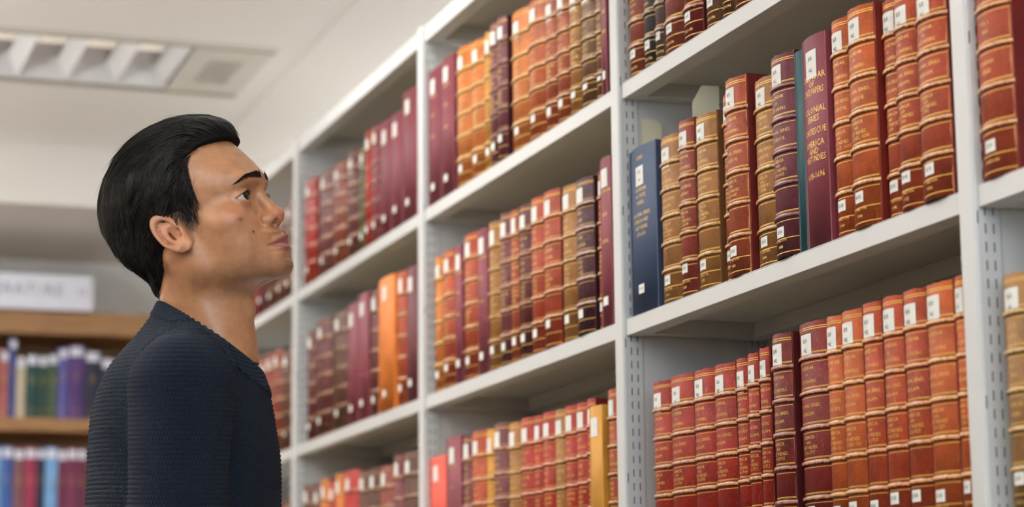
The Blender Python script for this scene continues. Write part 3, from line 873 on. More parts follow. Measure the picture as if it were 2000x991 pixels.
def surface_nets(F, ax):
    ins = F < 0
    s = ins[:-1, :-1, :-1].astype(np.int8)
    tot = np.zeros(s.shape, np.int8)
    offs = [(a, b, c) for a in (0, 1) for b in (0, 1) for c in (0, 1)]
    sl = lambda o, n: slice(o, n - 1 + o)
    n = F.shape
    for o in offs: tot += ins[sl(o[0], n[0]), sl(o[1], n[1]), sl(o[2], n[2])]
    act = np.argwhere((tot > 0) & (tot < 8))
    idx = np.full(tot.shape, -1, np.int32); idx[tuple(act.T)] = np.arange(len(act))
    val = np.stack([F[act[:, 0] + o[0], act[:, 1] + o[1], act[:, 2] + o[2]] for o in offs], 1)
    acc = np.zeros((len(act), 3)); cnt = np.zeros(len(act))
    for i, a in enumerate(offs):
        for j, b in enumerate(offs):
            if j <= i or sum(abs(a[k] - b[k]) for k in range(3)) != 1: continue
            va, vb = val[:, i], val[:, j]
            m = (va < 0) != (vb < 0)
            t = va[m] / (va[m] - vb[m])
            acc[m] += np.array(a) + t[:, None] * (np.array(b) - np.array(a)); cnt[m] += 1
    pos = act + acc / cnt[:, None]
    V = np.stack([ax[k][0] + pos[:, k] * (ax[k][1] - ax[k][0]) for k in range(3)], 1)
    faces = []
    for d in range(3):
        e1, e2 = (d + 1) % 3, (d + 2) % 3
        lo = [slice(None)] * 3; hi = [slice(None)] * 3
        lo[d] = slice(0, -1); hi[d] = slice(1, None)
        ch = ins[tuple(lo)] != ins[tuple(hi)]
        sgn = ins[tuple(lo)]
        w = np.argwhere(ch)
        w = w[(w[:, e1] > 0) & (w[:, e2] > 0) & (w[:, e1] < tot.shape[e1]) & (w[:, e2] < tot.shape[e2]) & (w[:, d] < tot.shape[d])]
        g = sgn[tuple(w.T)]
        def cell(a, b):
            q = w.copy(); q[:, e1] -= a; q[:, e2] -= b
            return idx[tuple(q.T)]
        quad = np.stack([cell(1, 1), cell(0, 1), cell(0, 0), cell(1, 0)], 1)
        quad[~g] = quad[~g][:, ::-1]
        faces.append(quad)
    Fc = np.concatenate(faces)
    return V, Fc[(Fc >= 0).all(1)]
def relax(V, Fc, it, lam=0.5, mask=None):
    E = np.concatenate([Fc[:, [0, 1]], Fc[:, [1, 2]], Fc[:, [2, 3]], Fc[:, [3, 0]]])
    for _ in range(it):
        S = np.zeros_like(V); c = np.zeros(len(V))
        for a, b in ((0, 1), (1, 0)):
            for k in range(3): S[:, k] += np.bincount(E[:, a], V[E[:, b], k], len(V))
            c += np.bincount(E[:, a], minlength=len(V))
        T = S / np.maximum(c, 1)[:, None]
        l = lam if mask is None else lam * mask[:, None]
        V = V + l * (T - V)
    return V
def normals(V, Fc):
    nn = np.cross(V[Fc[:, 2]] - V[Fc[:, 0]], V[Fc[:, 3]] - V[Fc[:, 1]])
    N = np.zeros_like(V)
    for i in range(4):
        for k in range(3): N[:, k] += np.bincount(Fc[:, i], nn[:, k], len(V))
    return N / (np.linalg.norm(N, axis=1)[:, None] + 1e-12)
def np_mesh(name, V, Fc, mat, parent, attrs=None):
    me = bpy.data.meshes.new(name)
    k = Fc.shape[1]
    me.vertices.add(len(V)); me.vertices.foreach_set('co', V.astype(np.float32).ravel())
    me.loops.add(Fc.size); me.loops.foreach_set('vertex_index', Fc.astype(np.int32).ravel())
    me.polygons.add(len(Fc)); me.polygons.foreach_set('loop_start', np.arange(0, Fc.size, k, dtype=np.int32))
    me.polygons.foreach_set('use_smooth', np.ones(len(Fc), bool))
    for nm, dat in (attrs or {}).items():
        a = me.attributes.new(nm, 'FLOAT', 'POINT'); a.data.foreach_set('value', dat.astype(np.float32))
    me.update(calc_edges=True); me.validate()
    me.materials.append(mat)
    return link(name, me, parent)

HO = np.array([2.31202, -0.69175, 1.5396])                        # between the ears, world metres
HL, HF, HU = np.array([-0.81057, 0.5766, 0.10252]), np.array([0.57654, 0.75492, 0.31257]), np.array([-0.10283, -0.31247, 0.94435])
BL, BF, BU = np.array([-0.95933, 0.2823, 0.0]), np.array([0.2823, 0.95933, 0.0]), np.array([0.0, 0.0, 1.0])
def head2w(v): return HO + (v[:, :1] * HL + v[:, 1:2] * HF + v[:, 2:3] * HU) * 0.001
def body2w(v): return HO + (v[:, :1] * BL + v[:, 1:2] * BF + v[:, 2:3] * BU) * 0.001
EYE = (31.0, 77.0, 20.5); ER = 12.2

def skull_field(P):
    X, Y, Z = P
    return ell(P, (0, -6, 60), (73, 99, 86))
def head_field(P0):
    X, Y, Z = np.abs(P0[0]), P0[1], P0[2]
    P = (X, Y, Z)
    d = ell(P, (0, -6, 60), (73, 99, 86))
    d = smin(d, ell(P, (0, 58, 46), (54, 43, 34)), 22)               # forehead and brow
    d = smin(d, ell(P, (20, 84, 42), (20, 13.5, 8)), 14)             # brow ridge
    d = smin(d, ell(P, (0, 40, -6), (57, 48, 50)), 24)               # mid face
    d = smin(d, ell(P, (45, 56, -4), (20, 24, 15)), 22)              # cheek bone
    d = smin(d, ell(P, (0, 66, -38), (35, 36, 34)), 22)              # muzzle
    d = smin(d, ell(P, (36, 46, -34), (22, 34, 36)), 26)             # cheek
    d = smin(d, cap(P, (49, 8, -45), (15, 82, -69), 12, 11), 26)     # jaw line
    d = smin(d, cap(P, (60, 0, 8), (52, 6, -44), 11, 11), 22)        # ramus
    d = smin(d, ell(P, (0, 88, -71), (19, 14, 14)), 16)              # chin
    d = smin(d, ell(P, (0, 38, -48), (42, 50, 30)), 20)
    # neck, sternomastoid, larynx
    nk = cap(P, (0, -22, -30), (0, -40, -150), 48, 51)
    nk = smin(nk, cap(P, (0, 2, -70), (0, -22, -150), 37, 42), 24)
    nk = smin(nk, cap(P, (52, -22, -22), (12, -8, -170), 12, 12), 16)
    nk = smin(nk, ell(P, (0, 30, -104), (9, 8, 13)), 14)
    d = smin(d, nk, 26)
    # eye socket, nose
    d = smax(d, -ell(P, (29, 103, 23), (17, 15.5, 9.5)), 10)
    d = smax(d, -ell(P, (14, 108.5, 14), (7, 14, 14)), 15)
    ns = cap(P, (0, 91, 28), (0, 103.5, -4), 7.5, 9.0)
    ns = smin(ns, ell(P, (0, 106.5, -10.5), (10, 9.5, 8.5)), 7)
    ns = smin(ns, ell(P, (12.5, 96.5, -13.5), (7.0, 10.5, 7.6)), 6)
    ns = smin(ns, cap(P, (0, 96, -21), (0, 108, -17), 3.6, 4.0), 4)
    d = smin(d, ns, 7)
    d = smax(d, -cap(P, (17, 88, -3), (21.0, 90.5, -18), 0.8, 1.2), 6)      # crease beside the wing
    d = smax(d, -ell(P, (7.6, 103.8, -19.8), (4.4, 7.0, 4.9)), 1.3)          # nostril
    # lips
    d = smax(d, -ell(P, (0, 111, -31), (3.2, 5, 7)), 4)                  # philtrum
    up = smin(cap(P, (4, 101.5, -40.5), (14, 98.0, -42.5), 6.4, 5.0), cap(P, (14, 98.0, -42.5), (25, 90.0, -46.6), 5.0, 2.2), 4)
    lo = smin(cap(P, (0, 101, -53), (12, 98.0, -52), 7.0, 6.0), cap(P, (12, 98.0, -52), (24, 90.5, -48), 6.0, 2.4), 4)
    d = smin(d, up, 3.5); d = smin(d, lo, 3.5)
    d = smax(d, -cap(P, (0, 108.5, -46.8), (16, 101.5, -46.8), 1.1, 1.1), 2.2)
    d = smax(d, -cap(P, (16, 101.5, -46.8), (26.5, 92.5, -47.6), 1.1, 1.3), 2.4)
    d = smax(d, -ell(P, (0, 108, -62.5), (15, 6.5, 4)), 7)               # fold above the chin
    # lids over the eyeball, then the opening between them
    eb = np.sqrt((X - EYE[0]) ** 2 + (Y - EYE[1]) ** 2 + (Z - EYE[2]) ** 2)
    d = smin(d, eb - ER - 1.7, 4.5)
    d = smax(d, -cap(P, (20, 91, 28.5), (32, 92, 31.5), 0.8, 0.9), 2.6)  # lid crease
    d = smax(d, -cap(P, (32, 92, 31.5), (44, 84, 27), 0.9, 0.7), 2.6)
    u = 1 - ((X - 30.5) / 14.8) ** 2
    hole = np.maximum(np.maximum(Z - (19.6 + 6.2 * u), (19.6 - 4.4 * u) - Z), 74 - Y)
    d = smax(d, -hole, 1.2)
    # ear
    ca, sa = -0.46, 0.888                                                  # ear axis in (y, z): leans back
    yy, zz, xx = Y + 6, Z - 3, X - 75
    b_ = yy * sa - zz * ca; a_ = yy * ca + zz * sa                        # b forward, a along the axis
    c_ = xx + 0.34 * b_ - 0.0016 * (a_ ** 2)
    Q = (a_, b_, c_)
    wa = 1 - 0.30 * np.clip((-a_ - 5) / 28, 0, 1)
    rim = np.sqrt((a_ / 30.0) ** 2 + ((b_ + 0.5) / (14.6 * wa)) ** 2)
    er = smax(ell(Q, (0, 0, 0), (31, 15.5, 30)), np.abs(c_ - 0.5) - 2.0, 2.0)
    er = smax(er, -ell(Q, (-3, 4.0, 4.5), (11.5, 7.5, 9)), 3.0)           # concha
    er = smax(er, -(np.abs(rim - 0.72) * 15 - 2.0 + np.maximum(0, -a_ - 12) * 0.5 + np.maximum(0, 1.2 - c_) * 1.5), 2.2)   # groove inside the rim
    helix = np.sqrt(((rim - 0.93) * 15) ** 2 + (c_ - 2.2) ** 2) - 2.5
    er = smin(er, np.where(a_ > -24, helix, 9.0) + np.maximum(0, b_ - 9) * 0.35, 2.5)
    er = smin(er, ell(Q, (-23, 4, 1.0), (9.0, 7.5, 4.0)), 5)              # lobe
    er = smin(er, ell(Q, (-5, 12.0, 1.5), (6, 3.6, 4.0)), 3)              # tragus
    er = smax(er, -ell(Q, (-2, 8.5, 1.0), (5, 4.0, 7)), 2)
    er = smin(er, ell(Q, (-2, 9, -8), (20, 9, 7)), 6)
    d = smin(d, er, 5)
    return d

MID = [(95, 84), (85, 90.5), (75, 95.5), (65, 100), (58, 103), (50, 105.5), (44, 106.5), (37, 105.0), (30, 102.5), (24.9, 101.2), (16.8, 103.8), (10, 107.0), (3.5, 111.0), (-5.3, 115.8), (-11, 117.0), (-14, 116.2)]
MID2 = [(-24, 104.5), (-29, 107.5), (-33, 109.5), (-40.3, 110.8), (-43.5, 110.0)]
MID3 = [(-50, 108.6), (-54.2, 109.3), (-57.3, 105.5), (-62, 102.0), (-66, 102.0), (-71, 103.4), (-77.1, 103.2), (-80, 101)]
def head_mesh():
    h = 1.25
    ax, G = grid_axes((0.0, -112, -175), (92, 124, 152), h)
    Fh = head_field([g.astype(np.float32) for g in G]).astype(np.float32)
    F = np.concatenate([Fh[:0:-1], Fh], 0)
    ax = [np.concatenate([-ax[0][:0:-1], ax[0]]), ax[1], ax[2]]
    V, Fc = surface_nets(F, ax)
    V = relax(V, Fc, 2, 0.5)
    # soften cheek, jaw and the side of the neck
    x, y, z = np.abs(V[:, 0]), V[:, 1], V[:, 2]
    sst = lambda a, lo, hi: np.clip((a - lo) / (hi - lo), 0, 1)
    w = sst(x, 26, 40) * sst(-z, -8, 6) * (1 - sst(y, 72, 86)) * sst(y, -60, -40)
    w *= 1 - sst(x, 58, 62) * sst(-y, -26, -16) * sst(z, -44, -36)
    V = relax(V, Fc, 60, 0.5, w)
    w2 = sst(z, 52, 60) * sst(y, 20, 40)
    V = relax(V, Fc, 30, 0.5, w2)
    # pull the mid-line profile onto the measured one
    for tab in (MID, MID2, MID3):
        t = np.array(tab[::-1]); zt, yt = t[:, 0], t[:, 1]
        zs = np.linspace(zt[0], zt[-1], 60)
        m = (np.abs(V[:, 0]) < 1.5) & (V[:, 1] > 40)
        pz, py = V[m, 2], V[m, 1]
        prof = np.array([py[np.abs(pz - z) < 1.3].max() if (np.abs(pz - z) < 1.3).any() else np.nan for z in zs])
        ok = ~np.isnan(prof)
        dy = np.interp(zs, zt, yt)[ok] - prof[ok]; zz = zs[ok]
        D = np.interp(V[:, 2], zz, dy)
        edge = np.clip((V[:, 2] - zz[0]) / 5, 0, 1) * np.clip((zz[-1] - V[:, 2]) / (14 if zz[-1] > 80 else 5), 0, 1)
        sg = np.where((V[:, 2] < 28) & (V[:, 2] > -22), 10.0, 24.0)
        V[:, 1] += D * edge * np.exp(-(V[:, 0] / sg) ** 2) * np.clip((V[:, 1] - 50) / 25, 0, 1)
    return V, Fc

def skin_mat():
    m, nt, b = new_mat('skin')
    v = coords(nt, False)
    at = lambda n: (lambda a: (setattr(a, 'attribute_name', n), a.outputs['Fac'])[1])(nt.nodes.new('ShaderNodeAttribute'))
    base = ramp(nt, noise(nt, v, 55, 4, 0.6), [(0.3, lin((170, 120, 84))), (0.55, lin((187, 134, 96))), (0.75, lin((196, 145, 106)))])
    red = mix(nt, at('ruddy'), base, lin((196, 116, 92)))
    lip = mix(nt, at('lip'), red, lin((160, 98, 88)))
    stub_n = ramp(nt, noise(nt, v, 900, 2, 0.5), [(0.42, (0.25,) * 3), (0.62, (1, 1, 1))])
    mu = nt.nodes.new('ShaderNodeMath'); mu.operation = 'MULTIPLY'
    nt.links.new(stub_n, mu.inputs[0]); nt.links.new(at('stubble'), mu.inputs[1])
    st = mix(nt, mu.outputs[0], lip, lin((96, 74, 60)))
    mole = mix(nt, at('mole'), st, lin((84, 50, 38)))
    nt.links.new(mole, b.inputs['Base Color'])
    b.inputs['Roughness'].default_value = 0.33
    b.inputs['Specular IOR Level'].default_value = 0.5
    b.inputs['Subsurface Weight'].default_value = 0.12
    b.inputs['Subsurface Radius'].default_value = (1.0, 0.4, 0.25)
    b.inputs['Subsurface Scale'].default_value = 0.004
    bump(nt, b, noise(nt, v, 1400, 3, 0.6), 0.12, 0.0005)
    return m
SKIN = skin_mat()
man = empty('person', (2.30, -0.70, 0.0))
tag(man, 'man with swept-back black hair in a dark navy knit sweater, gazing up at the books', 'person')
MW = np.array([2.30, -0.70, 0.0])
Vh, Fh_ = head_mesh()
def gauss(c, r): return np.exp(-(((np.abs(Vh[:, 0]) - c[0]) / r[0]) ** 2 + ((Vh[:, 1] - c[1]) / r[1]) ** 2 + ((Vh[:, 2] - c[2]) / r[2]) ** 2))
ax_, ay_, az_ = np.abs(Vh[:, 0]), Vh[:, 1], Vh[:, 2]
wl = np.clip((27 - ax_) / 27, 0, 1)
lipm = np.clip((np.where(az_ > -47, (-47 + 1 + 9.2 * wl ** 0.7) - az_, az_ - (-48 - 10.5 * wl ** 0.6))) / 1.6, 0, 1) * (ay_ > 86) * np.clip((26.5 - ax_) / 3, 0, 1)
stub = np.clip(gauss((0, 102, -33), (22, 14, 7)) * 0.9 + gauss((0, 95, -76), (30, 30, 14)) * 1.0 + gauss((40, 45, -58), (24, 46, 18)) * 0.55 + gauss((30, 20, -90), (40, 50, 14)) * 0.35, 0, 1) * (1 - lipm) * 0.8
ruddy = np.clip(gauss((46, 70, 0), (22, 22, 14)) * 0.5 + gauss((6, 112, -12), (13, 12, 9)) * 0.75 + gauss((80, -8, 5), (14, 28, 34)) * 0.3, 0, 1)
mole = np.clip(1.6 * np.exp(-((Vh[:, 0] + 43) ** 2 + (az_ + 27.5) ** 2) / 1.3 ** 2), 0, 1) * (ay_ > 40)
mole = np.maximum(mole, 0.5 * np.clip(1.5 * np.exp(-((Vh[:, 0] + 55) ** 2 + (az_ + 9) ** 2) / 2.4 ** 2), 0, 1) * (ay_ > 30))
W = head2w(Vh)
body = np_mesh('body', W - MW, Fh_, SKIN, man, {'lip': lipm, 'stubble': stub, 'ruddy': ruddy, 'mole': mole})
# eyes
def eye_mat():
    m, nt, b = new_mat('eyeball')
    tc = nt.nodes.new('ShaderNodeTexCoord'); sep = nt.nodes.new('ShaderNodeSeparateXYZ'); nt.links.new(tc.outputs['Object'], sep.inputs[0])
    # local +y looks out; radius from that axis
    cx = nt.nodes.new('ShaderNodeCombineXYZ'); nt.links.new(sep.outputs[0], cx.inputs[0]); nt.links.new(sep.outputs[2], cx.inputs[2])
    ln = nt.nodes.new('ShaderNodeVectorMath'); ln.operation = 'LENGTH'; nt.links.new(cx.outputs[0], ln.inputs[0])
    mu = nt.nodes.new('ShaderNodeMath'); mu.operation = 'MULTIPLY'; mu.inputs[1].default_value = 100.0; nt.links.new(ln.outputs['Value'], mu.inputs[0])
    c = ramp(nt, mu.outputs[0], [(0.0, (0.004, 0.003, 0.003)), (0.26, (0.005, 0.004, 0.003)), (0.30, lin((44, 28, 20))), (0.58, lin((28, 18, 13))), (0.64, lin((188, 182, 180))), (1.0, lin((186, 172, 166)))])
    nt.links.new(c, b.inputs['Base Color'])
    b.inputs['Roughness'].default_value = 0.12
    return m
EYEM = eye_mat()
gaze = Vector((-0.13, 1.0, 0.10)).normalized()
for s in (-1, 1):
    mb = MB(); nu, nv = 28, 18
    rows = []
    for i in range(nv + 1):
        t = math.pi * i / nv
        rr = ER + 0.55 * math.exp(-(t / 0.42) ** 2)
        rows.append([(rr * math.sin(t) * math.cos(2 * math.pi * j / nu) * 0.001, rr * math.cos(t) * 0.001, rr * math.sin(t) * math.sin(2 * math.pi * j / nu) * 0.001) for j in range(nu)])
    mb.grid(rows, True)
    o = mb.build('eye', EYEM, man, smooth=True)
    R = Matrix((HL, HF, HU)).transposed()
    q = gaze.to_track_quat('Y', 'Z').to_matrix()
    c = head2w(np.array([[s * EYE[0], EYE[1], EYE[2]]]))[0] - MW
    o.matrix_local = Matrix.Translation(Vector(c)) @ (R @ q).to_4x4()

# hair: a dark underlying volume plus combed strands
def ss(x, a, b):
    t = np.clip((x - a) / (b - a), 0, 1); return t * t * (3 - 2 * t)
def hair_vol(P):
    X, Y, Z = P
    d = ell(P, (0, -8, 60), (81, 110.5, 93))
    d = smin(d, ell(P, (0, 4, 116), (58, 74, 41)), 20)
    d = smin(d, ell(P, (0, 60, 112), (47, 27, 26)), 16)
    d = smin(d, ell(P, (0, -60, 0), (56, 42, 62)), 22)
    d = smin(d, ell((np.abs(X), Y, Z), (62, 15, 10), (19, 15, 36)), 8)
    thick = 4.6 + 24 * ss(Z, 20, 105) + 15 * ss(-Y, 20, 70) * ss(Z, -62, 10)
    thick = np.minimum(thick, 3.6 + 1.5 * np.maximum(0, -hair_cut(P)))
    return smax(d, head_field(P) - thick, 6)
def hair_cut(P):
    """positive outside the part of the head that carries hair"""
    X, Y, Z = np.abs(P[0]), P[1], P[2]
    yh = np.interp(Z, [-16, -5, 3, 25, 41, 60, 78, 90, 99, 106], [12, 21, 25, 30, 35, 36, 37, 42, 60, 120])
    front = (Y - yh) * 0.8
    yb = np.interp(Z, [-70, -60, -41, -18, -8, 26, 30, 34], [-60, -50, -33, -23, -21, -24, 40, 400])
    under = (Y - yb) * 0.8
    side = np.maximum(-(Y - 9), -(Z + 9 - 0.45 * (Y - 20)))           # the sideburn in front of the ear
    low = np.minimum(under, np.maximum(side, Z - 40))
    tail = -(Z + 50 + 0.15 * (Y + 78))
    return np.maximum(np.maximum(front, low), tail)
axh, Gh = grid_axes((-88, -124, -64), (88, 96, 174), 2.2)
Gh = [g.astype(np.float32) for g in Gh]
Fhair = smax(hair_vol(Gh) + 1.6, hair_cut(Gh) + 1.0 + 7.0 * ss(-Gh[2], -22, 2) * ss(Gh[1], 0, 8) + 0 * Gh[0], 9)
Vc, Fc_ = surface_nets(Fhair, axh)
Vc = relax(Vc, Fc_, 2)
def fgrad(fn, p, e=1.0):
    g = np.empty_like(p)
    for k in range(3):
        a = p.copy(); a[:, k] += e; b = p.copy(); b[:, k] -= e
        g[:, k] = fn((a[:, 0], a[:, 1], a[:, 2])) - fn((b[:, 0], b[:, 1], b[:, 2]))
    return g / (np.linalg.norm(g, axis=1)[:, None] + 1e-9)
def flow(p, n, rs):
    x, y, z = p.T
    top = np.maximum(ss(z, 84, 128) * ss(y, -95, -40), ss(z, 78, 96) * ss(y, 18, 45))
    back = ss(-y, 20, 85) * (1 - top)
    sb = ss(y, 2, 18) * (1 - ss(z, 30, 60))
    w = np.sin(y * 0.075 + x * 0.05) * 0.42 + np.sin(z * 0.085 + y * 0.03 + 1.0) * 0.34
    d = np.stack([top * (0.30 * np.sign(x) * ss(np.abs(x), 0, 40) - 0.10 + w * 0.55) + back * 0.15 * np.sign(x) * -1,
                  top * -1.0 + (1 - top) * (1 - back) * (-0.62 + w * 0.6) * (1 - sb) + back * -0.25 + sb * 0.10,
                  top * 0.05 + (1 - top) * (-0.80) - back * 0.3], 1)
    fr = ss(y, 40, 75) * top
    d[:, 2] += fr * 0.9; d[:, 1] *= 1 - 0.2 * fr
    d -= n * (d * n).sum(1)[:, None]
    return d / (np.linalg.norm(d, axis=1)[:, None] + 1e-9)
def strands(roots, n_steps, step, rs, r0, lift_tip, off0, jit=0.12):
    p = roots.copy(); paths = [p.copy()]
    off = off0
    J = rs
    for i in range(n_steps):
        n = fgrad(hair_vol, p)
        d = flow(p, n, rs) + J
        d /= np.linalg.norm(d, axis=1)[:, None]
        p = p + d * step[:, None]
        f = hair_vol((p[:, 0], p[:, 1], p[:, 2]))
        tgt = off + lift_tip * ((i + 1) / n_steps) ** 2
        p = p + fgrad(hair_vol, p) * (tgt - f)[:, None]
        paths.append(p.copy())
    return np.stack(paths, 1)
def tubes(paths, r0, tip=0.15):
    """three-sided tapered tubes; returns verts, quads"""
    n, k, _ = paths.shape
    t = np.gradient(paths, axis=1); t /= np.linalg.norm(t, axis=2)[:, :, None] + 1e-9
    a = np.cross(t, np.array([0.3, 0.2, 0.93])); a /= np.linalg.norm(a, axis=2)[:, :, None] + 1e-9
    b = np.cross(t, a)
    s = np.linspace(0, 1, k)
    rad = r0[:, None] * np.clip(np.minimum(0.6 + s * 4, 1), 0, 1)[None] * (1 - (1 - tip) * s ** 2)[None]
    V = np.stack([paths + rad[:, :, None] * (math.cos(q) * a + math.sin(q) * b) for q in (0.0, 2.094, 4.189)], 2)
    idx = np.arange(n * k * 3).reshape(n, k, 3)
    F = []
    for q in range(3):
        q2 = (q + 1) % 3
        F.append(np.stack([idx[:, :-1, q], idx[:, :-1, q2], idx[:, 1:, q2], idx[:, 1:, q]], -1).reshape(-1, 4))
    return V.reshape(-1, 3), np.concatenate(F)
def hair_mat():
    m, nt, b = new_mat('black_hair')
    v = coords(nt, False)
    nt.links.new(ramp(nt, noise(nt, v, 120, 2), [(0.3, (0.006, 0.005, 0.004)), (0.7, (0.022, 0.016, 0.011))]), b.inputs['Base Color'])
    b.inputs['Roughness'].default_value = 0.40
    b.inputs['Specular IOR Level'].default_value = 0.36
    return m
HAIR = hair_mat()
rs = np.random.RandomState(5)
# visible (camera-side) scalp gets most of the strands
pick = rs.choice(len(Vc), 13000, p=(lambda w: w / w.sum())(np.where(Vc[:, 0] < 15, 1.0, 0.35) * np.where(hair_cut((Vc[:, 0], Vc[:, 1], Vc[:, 2])) < -2.0, 1.0, 0.35)))
roots = Vc[pick] + rs.normal(0, 0.8, (len(pick), 3))
keep_ = ~((roots[:, 1] > 30) & (roots[:, 2] < 103) & (rs.rand(len(roots)) < 0.7))
roots = roots[keep_]
nr_ = fgrad(hair_vol, roots)
roots = roots[~((roots[:, 1] > 38) & (roots[:, 2] < 108) & (nr_[:, 2] < 0.25))]
fr = hair_vol((roots[:, 0], roots[:, 1], roots[:, 2])); off0 = rs.uniform(-2.2, 0.9, len(roots))
roots = roots + fgrad(hair_vol, roots) * (off0 - fr)[:, None]
topw = ss(roots[:, 2], 60, 110)
lowz = ss(roots[:, 2], -45, 25)
temple = (roots[:, 1] > 27) & (roots[:, 2] < 88) & (rs.rand(len(roots)) < 0.5)
length = np.where(temple, 0.45, 1.0) * (10 + 26 * lowz + 22 * topw) * rs.uniform(0.6, 1.15, len(roots))
NS = 9
fly = rs.rand(len(roots)) < 0.05
lift = np.where(fly, rs.uniform(2, 8, len(roots)), rs.uniform(-0.6, 1.3, len(roots))) * (0.3 + 0.7 * lowz)
# locks: neighbouring strands share a direction, a lift and gather towards their tips
NL = 620
lc = rs.choice(len(roots), NL, replace=False)
lock = np.empty(len(roots), int)
for i in range(0, len(roots), 2000):
    lock[i:i + 2000] = ((roots[i:i + 2000, None] - roots[lc][None]) ** 2).sum(2).argmin(1)
Jl = rs.normal(0, 0.17, (NL, 3)); Ll = rs.uniform(-0.8, 2.6, NL); Ol = rs.uniform(-2.0, 1.0, NL)
JIT = np.where((fly | temple)[:, None], rs.normal(0, 0.16, (len(roots), 3)), Jl[lock] + rs.normal(0, 0.045, (len(roots), 3)))
off0 = Ol[lock] + rs.uniform(-0.7, 0.5, len(roots))
lift = np.where(fly, lift, (Ll[lock] + rs.uniform(-0.4, 0.4, len(roots))) * (0.25 + 0.75 * lowz))
paths = strands(roots, NS, length / NS, JIT, None, lift, off0)
cen = paths[lc][lock]
sgt = np.linspace(0, 1, NS + 1)[None, :, None]
paths = paths + np.where((fly | temple)[:, None, None], 0, 0.55) * sgt ** 1.3 * (cen - paths) * np.clip(1.5 - np.linalg.norm(cen - paths, axis=2, keepdims=True) / 22, 0, 1)
tone = rs.rand(len(roots))
def stay(pp, lim):
    c = np.stack([hair_cut((pp[:, k, 0], pp[:, k, 1], pp[:, k, 2])) for k in range(pp.shape[1])], 1)
    c = np.where(pp[:, :, 1] > 8, c, -9)                    # only the face side matters
    return c.max(1) < lim
ok_ = stay(paths, np.where((roots[:, 2] > 38) & (roots[:, 2] < 70), 9.0, 3.0))
paths, roots, fly, temple = paths[ok_], roots[ok_], fly[ok_], temple[ok_]
Vs, Fs = tubes(paths, np.where(fly | temple, 0.13, rs.uniform(0.20, 0.46, len(roots))))
# strands rooted along the hairline
hm = (np.abs(hair_cut((Vh[:, 0], Vh[:, 1], Vh[:, 2])) + 0.5) < 2.6) & (Vh[:, 1] > 14) & (Vh[:, 2] > -14)
hr = Vh[hm]; hr = hr[rs.choice(len(hr), min(1900, len(hr)), replace=False)]
hr = hr[(hr[:, 0] < 30) | (rs.rand(len(hr)) < 0.4)]
ln_ = rs.uniform(14, 34, len(hr)) * (0.45 + 0.55 * ss(hr[:, 2], 10, 80))
hp_ = strands(hr, NS, ln_ / NS, rs.normal(0, 0.12, (len(hr), 3)), None, rs.uniform(0, 1.0, len(hr)), rs.uniform(-1.2, 0.6, len(hr)))
ok_ = stay(hp_, np.where((hr[:, 2] > 38) & (hr[:, 2] < 70), 9.0, 3.5)); hp_ = hp_[ok_]
V2, F2 = tubes(hp_, rs.uniform(0.12, 0.30, len(hp_)))
Fs = np.concatenate([Fs, F2 + len(Vs)]); Vs = np.concatenate([Vs, V2])
allV = np.concatenate([Vc - fgrad(hair_vol, Vc) * 0.8, Vs]); allF = np.concatenate([Fc_, Fs + len(Vc)])
hair = np_mesh('hair', head2w(allV) - MW, allF, HAIR, man)
hb_, hnt, hbb = new_mat('black_hair_base'); hbb.inputs['Base Color'].default_value = (0.006, 0.005, 0.004, 1); hbb.inputs['Roughness'].default_value = 0.8; hbb.inputs['Specular IOR Level'].default_value = 0.15
hair.data.materials.append(hb_)
mi = np.zeros(len(hair.data.polygons), np.int32); mi[:len(Fc_)] = 1
hair.data.polygons.foreach_set('material_index', mi)
hair['kind'] = 'stuff'; hair['label'] = 'thick black hair swept back in loose waves'
